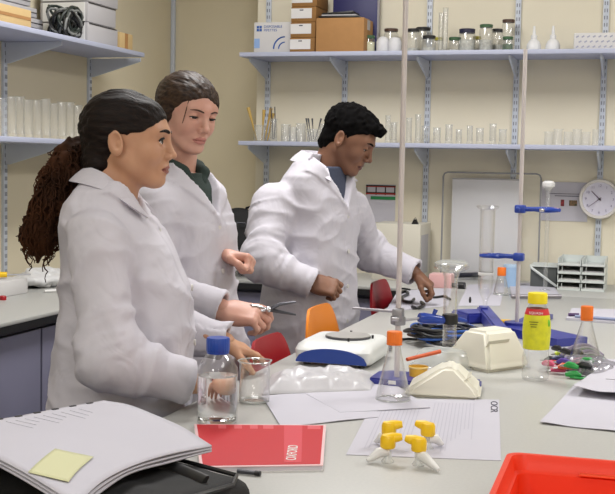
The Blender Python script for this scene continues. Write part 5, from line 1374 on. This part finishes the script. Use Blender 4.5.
# clear lid, pot, orange stick, blue base end
p = pb(444, 366); t = thing('plastic_tub', 'upturned clear plastic tub between the two ivory cases', 'tub', p)
B().lathe([(0.075, 0), (0.072, 0.003), (0.064, 0.03), (0.052, 0.044), (0.03, 0.048)], n=36, sx=1.15, sy=0.8).o('tub_wall', M_plast, t)
B().lathe([(0.077, 0), (0.079, 0.002), (0.076, 0.004)], n=36, sx=1.15, sy=0.8, capt=False, capb=False).o('rim', M_plast, t)
p = pb(418, 383); t = thing('plastic_pot', 'small amber yellow plastic pot left of the front ivory case', 'pot', p)
B().lathe([(0.018, 0), (0.021, 0.003), (0.023, 0.040), (0.0215, 0.040), (0.0195, 0.005)], n=26, capt=True).o('pot_wall', mat('amber_plastic', (240, 186, 62), 0.35), t)
B().lathe([(0.0235, 0.037), (0.0245, 0.038), (0.0245, 0.041), (0.0235, 0.042)], n=26, capt=False, capb=False).o('rim', mat('amber_rim', (246, 214, 130), 0.35), t)
a = P(407, 359.5, Z=BT + 0.048); c = P(440, 351.5, Z=BT + 0.058)
t = thing('orange_stick', 'short orange stick lying across the amber pot and clear tub', 'stick', tuple(a)); B().cyl((0, 0, 0), tuple(c - a), 0.0048, 0.0052, n=12).o('stick_body', mat('orange_dark', (216, 92, 40), 0.5), t)

# valve taps: a yellow lever on a clear stem with a white nozzle
def tap(px_, py_, rz, tl, label, L=0.045):
    p = pb(px_, py_, BT + 0.040); t = thing('stopcock_tap', label, 'tap', (p.x, p.y, BT), 0, 'yellow topped taps standing together')
    B().lathe([(0.011, 0), (0.0115, 0.002), (0.0075, 0.008), (0.0070, 0.030), (0.0085, 0.033)], n=18).o('clear_stem', M_plast, t)
    b = B(); b.lathe([(0.0125, 0.026), (0.0138, 0.029), (0.0138, 0.044), (0.0115, 0.049)], n=22)
    d = Vector((math.cos(rz), math.sin(rz), 0))
    b.tube([Vector((0, 0, 0.042)) - d * 0.008, Vector((0, 0, 0.044)) + d * 0.008, Vector((0, 0, 0.045)) + d * 0.018, Vector((0, 0, 0.046)) + d * 0.025], [0.0095, 0.0100, 0.0085, 0.0062], n=12, flat=0.8)
    b.o('yellow_lever', M_yellow, t)
    e = Vector((math.cos(tl), math.sin(tl), 0))
    b = B(); b.tube([Vector((0, 0, 0.020)), Vector((0, 0, 0.018)) + e * 0.018, Vector((0, 0, 0.009)) + e * (L * 0.8), Vector((0, 0, 0.006)) + e * L], [0.0085, 0.0095, 0.0062, 0.0034], n=12); b.o('white_nozzle', mat('nozzle_white', (226, 226, 224), 0.35), t)
tap(388, 440, 0.35, -2.5, 'yellow lever tap at the front left of the group of four', 0.04)
tap(389, 427, 0.25, 2.6, 'yellow lever tap at the back left of the group of four', 0.035)
tap(428, 428, 2.9, 0.8, 'yellow lever tap at the back right of the group of four', 0.035)
tap(419, 443, 3.05, -0.75, 'yellow lever tap at the front right of the group of four', 0.06)

# ------------------------------------------------------------------ paper, folder, tub, bag
def sheet(name, label, cat, pxs, z, mt=M_paper, th=0.0012, curl=0.0, group=None, seed=0, n=12):
    ps = [pb(x, y, z) for x, y in pxs]; c = sum(ps, Vector()) / 4; c.z = z
    t = thing(name, label, cat, c, 0, group)
    q = [p_ - c for p_ in ps]
    def f(u, v):
        p_ = q[0].lerp(q[1], u).lerp(q[3].lerp(q[2], u), v)
        k = curl * (float(vnoise(np.array([[u * 3 + seed, v * 3 + seed * 2, seed + 0.5]], np.float32))[0]))
        return (p_.x, p_.y, th + k)
    B().grid(f, n, n, th).o('paper_sheet', mt, t)
    t['_'] = 0; del t['_']
    return t, q, th
t, q, th = sheet('printed_sheet', 'printed white sheet with faint lines of text under the yellow taps', 'paper', [(375, 399), (499, 400), (501, 461), (346, 455)], BT + 0.0003)
def onq(q, u, v): return q[0].lerp(q[1], u).lerp(q[3].lerp(q[2], u), v)
b = B()
rn = random.Random(2)
for i in range(26):
    u = 0.10 + i * 0.028
    if 0.40 < u < 0.48: continue
    L0 = 0.08; L1 = rn.uniform(0.55, 0.92)
    a_, c_ = onq(q, u, L0), onq(q, u, L1); d = (c_ - a_).normalized(); nn_ = Vector((-d.y, d.x, 0)) * 0.0009
    zz = Vector((0, 0, th + 0.0003)); vs = [b.bm.verts.new(v + zz) for v in (a_ - nn_, c_ - nn_, c_ + nn_, a_ + nn_)]; b._face(vs)
b.o('text_lines', M_inkl, t)
a_, c_ = onq(q, 0.955, 0.04), onq(q, 0.955, 0.5); ang = math.atan2((c_ - a_).y, (c_ - a_).x)
hd_ = text('heading', 'OCR', 0.022, M_ink, t, (a_.x - 0.006, a_.y, th + 0.0004), (0, 0, ang)); hd_.scale = (2.6, 1, 1)
p_ = sheet('loose_sheet', 'plain white sheet between the beaker and the conical flask', 'paper', [(262, 397), (374, 387), (378, 418), (281, 428)], BT + 0.0003, curl=0.003, seed=2)
t2, q2, _ = sheet('loose_sheet', 'upper plain sheet lying partly under the printed sheet beside the flask', 'paper', [(300, 391), (392, 383), (430, 408), (340, 413)], BT + 0.0022, curl=0.001, seed=5)
# rumpled paper roll in front of the balance
pc = pb(318, 382)
def bagf(u, v):
    a_, b_, c_, d_ = pb(272, 376), pb(378, 377), pb(371, 392), pb(262, 396)
    p_ = a_.lerp(b_, u).lerp(d_.lerp(c_, u), v) - pc
    k = float(vnoise(np.array([[u * 7, v * 5, 3.3]], np.float32))[0]); k2 = float(vnoise(np.array([[u * 22, v * 9, 7.3]], np.float32))[0])
    e = min(u, 1 - u, v, 1 - v); return (p_.x, p_.y, 0.005 + min(1, e * 7) * (0.004 + 0.020 * k + 0.010 * k2 + 0.008 * math.sin(PI * v)))
o = B().grid(bagf, 50, 26, 0.004).o('plastic_wrapper', mat('wrap_sheet', (200, 199, 203), 0.35), None, (pc.x, pc.y, BT), ang=0)
tag(o, 'rumpled white plastic wrapper lying in front of the balance', 'wrapper')
# right sheets
sheet('worksheet', 'large white worksheet at the right edge above the red tub', 'paper', [(575, 385), (650, 392), (650, 436), (540, 424)], BT + 0.0003, curl=0.006, seed=8)
t, q, th = sheet('worksheet', 'rumpled white worksheet with a staple, behind the large one at the right edge', 'paper', [(605, 362), (660, 366), (650, 402), (573, 392)], BT + 0.010, curl=0.016, seed=11)
a_ = onq(q, 0.42, 0.72); B().box((a_.x, a_.y, 0.016), (0.03, 0.0015, 0.001), bev=0.0003).o('staple', M_dsteel, t)
t, q, th = sheet('clipboard', 'white papers on a pale board behind the right conical flask', 'board', [(572, 310), (640, 312), (640, 326), (566, 320)], BT + 0.0005, mt=M_paper, th=0.008)
B().cyl(onq(q, 0.02, 0.85) + Vector((0, 0, 0.014)), onq(q, 0.16, 0.80) + Vector((0, 0, 0.014)), 0.006, n=10).o('pen_end', mat('violet_pen', (70, 44, 90), 0.4), t)
B().cyl(onq(q, 0.12, 0.95) + Vector((0, 0, 0.014)), onq(q, 0.9, 0.95) + Vector((0, 0, 0.014)), 0.005, n=10).o('grey_edge_strip', mat('blue_grey', (140, 150, 180), 0.4), t)
t, q, th = sheet('steel_bar_board', 'white sheet with a grey metal bar along its front edge, right of the rod', 'board', [(509, 284), (552, 284), (561, 299), (512, 299)], BT + 0.0005, th=0.006)
B().cyl(onq(q, -0.02, 1.0) + Vector((0, 0, 0.012)), onq(q, 1.0, 1.0) + Vector((0, 0, 0.012)), 0.008, n=10).o('metal_bar', mat('bar_grey', (150, 146, 152), 0.35, 0.4), t)
# sheets near the far student's hand
sheet('loose_sheet', 'white sheet with circuit leads beside the far student\'s hand', 'paper', [(398, 291), (452, 288), (448, 306), (385, 312)], BT + 0.0004, seed=3)
sheet('loose_sheet', 'white sheet on the bench right of the glass funnel tube', 'paper', [(468, 285), (506, 283), (500, 306), (458, 306)], BT + 0.0004, seed=4)
for i, (pts, r_, lab) in enumerate((([(398, 296), (405, 293), (408, 296), (402, 299), (404, 303), (411, 304), (414, 301)], 0.006, 'curly black circuit lead nearest the clamp stand rod'),
        ([(412, 309), (418, 310), (424, 307), (421, 304)], 0.006, 'short hooked black circuit lead on the white sheet'),
        ([(398, 290), (404, 290), (410, 291)], 0.004, 'small straight black lead behind the curly one'),
        ([(424, 297), (434, 299), (444, 298), (450, 301)], 0.005, 'thin black lead under the far student\'s fingers'))):
    tag(B().tube(smooth([pb(x, y) + Vector((0, 0, r_ + 0.002)) for x, y in pts], 5), r_, n=6).o('circuit_lead', M_black), lab, 'lead', 'black circuit leads')
def bar(name, lab, cat, a, c, z, r_, mt, endm=None):
    a_, c_ = pb(*a) + Vector((0, 0, z)), pb(*c) + Vector((0, 0, z)); t = thing(name, lab, cat, a_, 0)
    B().cyl((0, 0, 0), c_ - a_, r_, n=10).o('shaft', mt, t)
    d = (c_ - a_).normalized(); B().cyl(c_ - a_ - d * 0.03, c_ - a_ + d * 0.004, r_ * 1.5, n=10).o('end_grip', endm or mt, t)
bar('black_clamp', 'long black handled clamp lying behind the glass funnel tube', 'clamp', (434, 281), (486, 279), 0.022, 0.012, mat('navy_black', (26, 28, 44), 0.45), mat('pink_tip', (226, 150, 120), 0.5))
bar('black_clamp', 'short dark bar on the bench behind the far student\'s hand', 'clamp', (432, 287), (464, 289), 0.014, 0.010, M_black)
bar('steel_ruler', 'pale metal strip lying across the bench behind the hand', 'strip', (432, 284), (452, 286), 0.026, 0.006, M_steel)
bar('black_probe', 'small black probe on the bench left of the small orange capped flask', 'probe', (462, 272), (476, 269), 0.012, 0.008, M_black)
p = pb(470, 303); t = thing('pen_cap', 'tiny black pen cap on the white sheet', 'pen cap', p); B().lathe([(0.004, 0), (0.0055, 0.012), (0.003, 0.024)], n=10).o('cap_shell', M_black, t)
p = pb(511, 287); t = thing('blue_pot', 'pale blue translucent pot beside the rod at the back', 'pot', (p.x, p.y, BT)); B().lathe([(0.03, 0), (0.034, 0.06), (0.034, 0.09)], n=24).o('pot_wall', mat('pale_blue_plastic', (160, 192, 226), 0.35), t); B().lathe([(0.036, 0.088), (0.036, 0.100)], n=24).o('lid', mat('pale_blue_lid', (180, 206, 232), 0.4), t)

# red glossy folder
cs = [pb(194, 429), pb(326, 430), pb(323, 471), pb(200, 473)]
cs = [Vector((c.x, c.y, 0)) for c in cs]; cc0 = sum(cs, Vector()) / 4
t = thing('red_folder', 'glossy red folder lying on the bench, half under the black bag', 'folder', (cc0.x, cc0.y, BT))
loc_ = [c - cc0 for c in cs]
def slabq(qs, z0, z1, nm, mt, par, inset=0.0):
    c = sum(qs, Vector()) / 4; qs = [v + (c - v) * inset for v in qs]
    b = B(); lo = [b.bm.verts.new((v.x, v.y, z0)) for v in qs[::-1]]; hi = [b.bm.verts.new((v.x, v.y, z1)) for v in qs[::-1]]
    b.bridge(lo, hi); b._face(lo[::-1]); b._face(hi); return b.o(nm, mt, par)
slabq(loc_, 0.0, 0.0015, 'back_cover', M_white, t)
slabq(loc_, 0.0017, 0.0085, 'pages', mat('page_block', (214, 208, 214), 0.8), t, 0.012)
fc = slabq(loc_, 0.0087, 0.0103, 'front_border', mat('pink_white', (226, 190, 192), 0.5), t)
slabq(loc_, 0.0103, 0.0108, 'red_cover', M_redfold, t, 0.045)
ql = [loc_[0], loc_[1], loc_[2], loc_[3]]
def pq(u, v): return ql[0].lerp(ql[1], u).lerp(ql[3].lerp(ql[2], u), v)
def strip(u0, u1, v0, v1, nm, mt, du=0.0):
    b = B(); vs = [b.bm.verts.new(pq(u, v) + Vector((0, 0, 0.0111))) for u, v in ((u0, v0), (u0 + du, v1), (u1 + du, v1), (u1, v0))]; b._face(vs); return b.o(nm, mt, t)
strip(0.68, 0.82, 0.03, 0.94, 'pale_band', M_redfold2)
rn = random.Random(4)
for k, (u0, u1) in enumerate(((0.30, 0.36), (0.42, 0.48), (0.52, 0.60), (0.86, 0.96), (0.18, 0.24))): strip(u0, u1, 0.03, 0.13, 'pale_fleck', mat('fleck_red', (214, 74, 84), 0.4))
a_ = pq(0.775, 0.90); d_ = pq(0.795, 0.40) - a_
text('cover_title', 'OXFORD', 0.026, M_white, t, (a_.x, a_.y, 0.0114), (0, 0, math.atan2(d_.y, d_.x)))
pp = pb(250, 474); t = thing('ballpoint_pen', 'dark pen peeping out from under the folder beside the black bag', 'pen', (pp.x, pp.y - 0.008, BT), math.radians(-2)); B().cyl((-0.02, 0, 0.005), (0.012, 0, 0.005), 0.004, n=10).o('barrel', M_dsteel, t); B().cyl((0.012, 0, 0.005), (0.022, 0, 0.005), 0.0045, n=10).o('cap', M_black, t)

# red tub
ZT = 1.0
a0 = P(508, 451.5, Z=ZT); a1 = P(489, 494, Z=ZT)
yv = Vector((a0[0] - a1[0], a0[1] - a1[1], 0)).normalized()
ang = math.atan2(yv.y, yv.x) - PI / 2
t = thing('red_tub', 'large open red plastic tub at the bottom right of the bench', 'tub', (a0[0], a0[1], BT), ang)
WT, DT, HT = 0.36, 0.42, ZT - BT
b = B(); cx0, cy0 = WT / 2, -DT / 2
prof = [(0.80, 0.0, 0), (0.90, 0.0, 0.0), (0.965, HT - 0.014, 0), (1.0, HT - 0.013, 0), (1.0, HT, 0), (0.955, HT, 0), (0.945, HT - 0.006, 0), (0.93, HT - 0.022, 0), (0.905, HT - 0.026, 0), (0.86, 0.006, 0)]
prev = None
for k, z_, _ in prof:
    rg = [b.bm.verts.new((cx0 + x, cy0 + y, z_)) for x, y in rr(WT / 2 * k, DT / 2 - WT / 2 * (1 - k), 0.022 * k)]
    if prev: b.bridge(prev, rg)
    else: b._face(rg[::-1])
    prev = rg
b._face(prev); b.o('tub_shell', M_redtub, t)
B().box((cx0 + 0.035, cy0 + DT / 2 - 0.019, HT - 0.021), (WT * 0.6, 0.010, 0.003), bev=0.001).o('inner_ledge', mat('red_light', (240, 88, 50), 0.4), t)

# black bag with the pad of papers
bz = math.radians(-22); bc = Vector((-0.812, 1.405, BT))
t = thing('laptop_bag', 'black padded bag on the near corner of the bench under the papers', 'bag', bc, bz)
W2, D2, H2 = 0.235, 0.195, 0.098
def bagsdf(p): return rbox(p, (0, 0, H2 / 2), (W2, D2, H2 / 2), 0.028)
V, Q = surfnets(bagsdf, (-W2 - 0.03, -D2 - 0.03, -0.012), (W2 + 0.03, D2 + 0.03, H2 + 0.035), 0.007 * QL, lambda p: np.where(p[:, 2] > 0.02, 0.010 * (vnoise(p * 9) - 0.5) + 0.004 * (vnoise(p * 30) - 0.5), 0))
o = bpy.data.objects.new('bag_body', npmesh('bag_body', [(V, Q)], [M_fabric])); COL.objects.link(o); o.parent = t
B().tube([(-0.20, D2 - 0.012, H2 - 0.004), (0, D2 - 0.008, H2 - 0.002), (0.20, D2 - 0.012, H2 - 0.004), (W2 - 0.006, D2 - 0.05, H2 - 0.004), (W2 - 0.006, -0.1, H2 - 0.004)], 0.0035, n=6).o('zip', M_black, t)
B().tube([(0.02, 0.12, H2 + 0.001), (0.12, 0.135, H2 + 0.004), (0.20, 0.12, H2 + 0.001)], 0.009, n=8, flat=0.4).o('strap', M_black, t)
cn = [Vector(P(104, 401, Z=1.035).tolist()), Vector(P(212, 438, Z=1.03).tolist()), Vector((-0.64, 1.19, 1.03)), Vector((-0.985, 1.36, 1.045))]
cc1 = sum(cn, Vector()) / 4
t = thing('paper_pad', 'stack of punched white papers lying on the black bag', 'papers', cc1)
qn = [v - cc1 for v in cn]
def padf(off):
    def f(u, v):
        p_ = qn[0].lerp(qn[1], u).lerp(qn[3].lerp(qn[2], u), v)
        bow = 0.016 * math.sin(PI * min(1, u)) * (0.4 + 0.6 * v) - 0.012 * u * u * (1 - v) ; wob = 0.004 * float(vnoise(np.array([[u * 4 + off * 90, v * 4, 2.0]], np.float32))[0])
        inw = 0.035 * math.sin(PI * v) * u
        return (p_.x - inw, p_.y + inw * 0.3, p_.z + bow + wob + off)
    return f
for k in range(3): B().grid(padf(-0.005 * (2 - k)), 24, 20, 0.0022).o('sheet', M_paper, t, ang=0)
f0 = padf(0.0008)
for k in range(9):
    c_ = Vector(f0(0.022 + 0.0 * k, 0.10 + k * 0.1)); B().box(c_, (0.0055, 0.0105, 0.0012), rot=Matrix.Rotation(0.45 - 0.9, 3, 'Z')).o('punched_hole', M_black, t)
b = B()
for i in range(9):
    v = 0.22 + i * 0.05; a_, c_ = Vector(f0(0.12, v)), Vector(f0(0.26 + 0.05 * (i % 3), v))
    b.tube([a_, a_.lerp(c_, 0.5), c_], 0.00035, n=4)
b.o('faint_writing', M_inkl, t)
note = thing('sticky_note', 'pale yellow sticky note on the top sheet of the papers', 'sticky note', cc1)
p_ = [(0.66, 0.72), (0.84, 0.62), (0.90, 0.90), (0.74, 1.0)]
def nf(u, v):
    a_ = Vector((p_[0][0], p_[0][1])).lerp(Vector((p_[1][0], p_[1][1])), u).lerp(Vector((p_[3][0], p_[3][1])).lerp(Vector((p_[2][0], p_[2][1])), u), v)
    q_ = Vector(f0(a_.x, a_.y)); return (q_.x, q_.y, q_.z + 0.0016)
B().grid(nf, 10, 10, 0.0006).o('note_paper', mat('note_yellow', (206, 206, 166), 0.8), note, ang=0)

# bag of coloured leads
p0 = pb(578, 374)
o = crumple('clear_bag', clear('lead_bag', gloss=0.25, edge=0.45, white=0.35, rough=0.25, edgecol=(150, 148, 160)), (p0.x + 0.026, p0.y + 0.04, BT), 0.135, 0.22, 0.040, 'crumpled clear plastic bag behind the coloured crocodile clips', 'bag', 5, rz=0.3)
rn = random.Random(9)
cols = [('red', (196, 36, 50)), ('green', (40, 150, 70)), ('black', (24, 24, 28)), ('pink', (206, 84, 120)), ('lime', (196, 214, 60)), ('orange', (214, 92, 50)), ('violet', (84, 60, 150)), ('navy', (36, 44, 96))]
_n = ['first', 'second', 'third', 'fourth', 'fifth', 'sixth', 'seventh']
spots = [(551, 364, 2), (549, 372, 3), (557, 360, 2), (560, 357, 4), (560, 367, 7), (565, 363, 2), (557, 374, 3), (564, 375, 5), (570, 378, 1), (574, 379, 1), (571, 368, 6), (577, 364, 2), (575, 372, 0), (580, 369, 3), (583, 378, 2), (568, 370, 2), (581, 374, 0), (588, 373, 1), (553, 368, 0), (563, 370, 6)]
gname = 'crocodile clips beside the clear bag'
for i, (x, y, c) in enumerate(spots):
    p = pb(x, y); a = rn.uniform(-0.8, 0.8) + (PI if rn.random() < .5 else 0)
    lay = 0.004 + 0.010 * (i % 3)
    t = thing('crocodile_clip', (('%s crocodile clip, %s from the left of the %s clips by the clear bag' % (cols[c][0], _n[sorted([q_ for q_ in spots if q_[2] == c]).index((x, y, c))], cols[c][0])) if sum(q_[2] == c for q_ in spots) > 1 else 'only %s crocodile clip in the heap beside the clear bag' % cols[c][0]), 'clip', (p.x, p.y, BT + lay), a, gname); t.scale = (1.35, 1.35, 1.35)
    m_ = mat('clip_' + cols[c][0], cols[c][1], 0.4)
    B().tube([(-0.016, 0, 0.004), (-0.008, 0, 0.006), (0.004, 0, 0.007), (0.013, 0, 0.004)], [0.0035, 0.006, 0.0065, 0.0028], n=8).o('insulated_grip', m_, t)
    B().tube([(0.012, 0, 0.004), (0.022, 0.0, 0.003)], [0.0028, 0.0012], n=6).o('steel_jaw', M_steel, t)
for i in range(12):
    k = i / 11; x0_, y0_ = 560 + 20 * k, 358 + 20 * k
    pts = [pb(x0_, y0_) + Vector((0, 0, 0.008)), pb(572 + 16 * k, 354 + 19 * k) + Vector((0, 0, 0.022)), pb(588 + 8 * k, 354 + 17 * k) + Vector((0, 0, 0.026)), pb(603 - 2 * k, 358 + 10 * k) + Vector((0, 0, 0.008))]
    tag(B().tube(smooth(pts), 0.0035, n=6).o('wire_lead', mat('lead_tone_%d' % (i % 4), ((128, 118, 140), (96, 88, 104), (150, 146, 152), (80, 104, 84))[i % 4], 0.5)), 'thin grey violet lead inside the clear bag, strand %s from the back' % ['first', 'second', 'third', 'fourth', 'fifth', 'sixth', 'seventh', 'eighth', 'ninth', 'tenth', 'eleventh', 'twelfth'][i], 'lead', 'leads inside the clear bag')
for i, (c, pts) in enumerate(((1, [(570, 379), (585, 380), (596, 374), (604, 362), (600, 358)]), (2, [(583, 379), (592, 379), (603, 372)]))):
    tag(B().tube(smooth([pb(x, y) + Vector((0, 0, 0.005)) for x, y in pts]), 0.0032, n=6).o('coloured_lead', mat('clip_' + cols[c][0], cols[c][1], 0.4)), '%s lead running along the front edge of the clear bag' % cols[c][0], 'lead')

# pliers held by the middle student
hp = px(263, 309.5, 3.115)
t = thing('pliers', 'open pliers with black handles held by the middle student', 'pliers', tuple(hp))
fr = np.stack([CR, CU, -CF], 1)
def hv(x, y, z=0): return Vector((CR * x + CU * y - CF * z).tolist())
b = B(); b.tube([hv(-0.03, 0.010), hv(-0.01, 0.006), hv(0.012, -0.002)], [0.004, 0.0055, 0.006], n=8); b.tube([hv(-0.03, -0.010), hv(-0.01, -0.004), hv(0.012, 0.002)], [0.004, 0.0055, 0.006], n=8); b.sphere(hv(0.014, 0), 0.009, n=12); b.o('steel_joint', M_chrome, t)
for s in (-1, 1):
    b = B(); b.tube([hv(0.018, 0.001 * s), hv(0.045, 0.010 * s + 0.004), hv(0.088, 0.020 if s > 0 else -0.014)], [0.006, 0.0055, 0.0028], n=8, flat=0.7); b.o('jaw', M_dsteel, t)
    b = B(); b.tube([hv(-0.022, 0.008 * s, -0.002), hv(-0.04, 0.009 * s, -0.008), hv(-0.06, 0.008 * s, -0.010)], [0.005, 0.0055, 0.005], n=8); b.o('handle', M_black, t)

# chairs
def chair(loc, mt, label, top=0.97):
    """origin on the floor under the seat centre; the chair faces +x (the bench)"""
    t = thing('plastic_chair', label, 'chair', loc, 0, 'plastic shell chairs along the bench')
    zs = 0.60
    def f(u, v):
        # u: across (y), v: from seat front over the bend up to the back rest top
        w_ = 0.19 * (1 - 0.10 * max(0, v - 0.5) * 2); y = (u - 0.5) * 2 * w_
        if v < 0.5: x = 0.20 - v / 0.5 * 0.36; z = zs + 0.012 * (1 - (v / 0.5)) ** 2 - 0.006 * math.sin(PI * v / 0.5)
        else:
            k = (v - 0.5) / 0.5; x = -0.16 - 0.075 * k ** 0.8 * 1.0; z = zs + 0.0 + k * (top - zs)
        e = abs(u - 0.5) * 2
        if v > 0.5: k = (v - 0.5) / 0.5; x += 0.035 * e * e * (1 - 0.3 * k); z -= 0.05 * max(0, e - 0.55) ** 2 / 0.2 * k * 1.6
        else: z += 0.014 * e ** 3
        return (x, y, z)
    b = B(); b.grid(f, 18, 26)
    bmesh.ops.recalc_face_normals(b.bm, faces=b.bm.faces)
    bmesh.ops.solidify(b.bm, geom=list(b.bm.faces), thickness=0.009)
    b.o('seat_shell', mt, t, ang=60)
    for sx in (-1, 1):
        for sy in (-1, 1):
            B().tube([(sx * 0.12, sy * 0.13, zs - 0.012), (sx * 0.17, sy * 0.17, 0.30), (sx * 0.20, sy * 0.19, 0.012)], 0.0105, n=10).o('leg', M_dsteel, t)
    B().tube([(0.165, -0.165, 0.28), (0.165, 0.165, 0.28), (-0.165, 0.165, 0.28), (-0.165, -0.165, 0.28), (0.165, -0.165, 0.28)], 0.008, n=8).o('foot_ring', M_dsteel, t)
    return t
CXX = -0.845
chair((CXX, 3.09, 0), M_redchair, 'red plastic chair tucked under the bench in front of the middle student', 0.938)
chair((CXX, 3.60, 0), M_orchair, 'orange plastic chair tucked under the bench in front of the far student', 0.968)
chair((CXX, 4.42, 0), mat('dark_red_shell', (150, 18, 32), 0.4), 'dark red plastic chair beyond the far student near the back worktop', 0.975)
chair((CXX + 0.07, 2.12, 0), M_bluechair, 'blue plastic chair at the bench edge beneath the front student\'s forearm', 0.875)
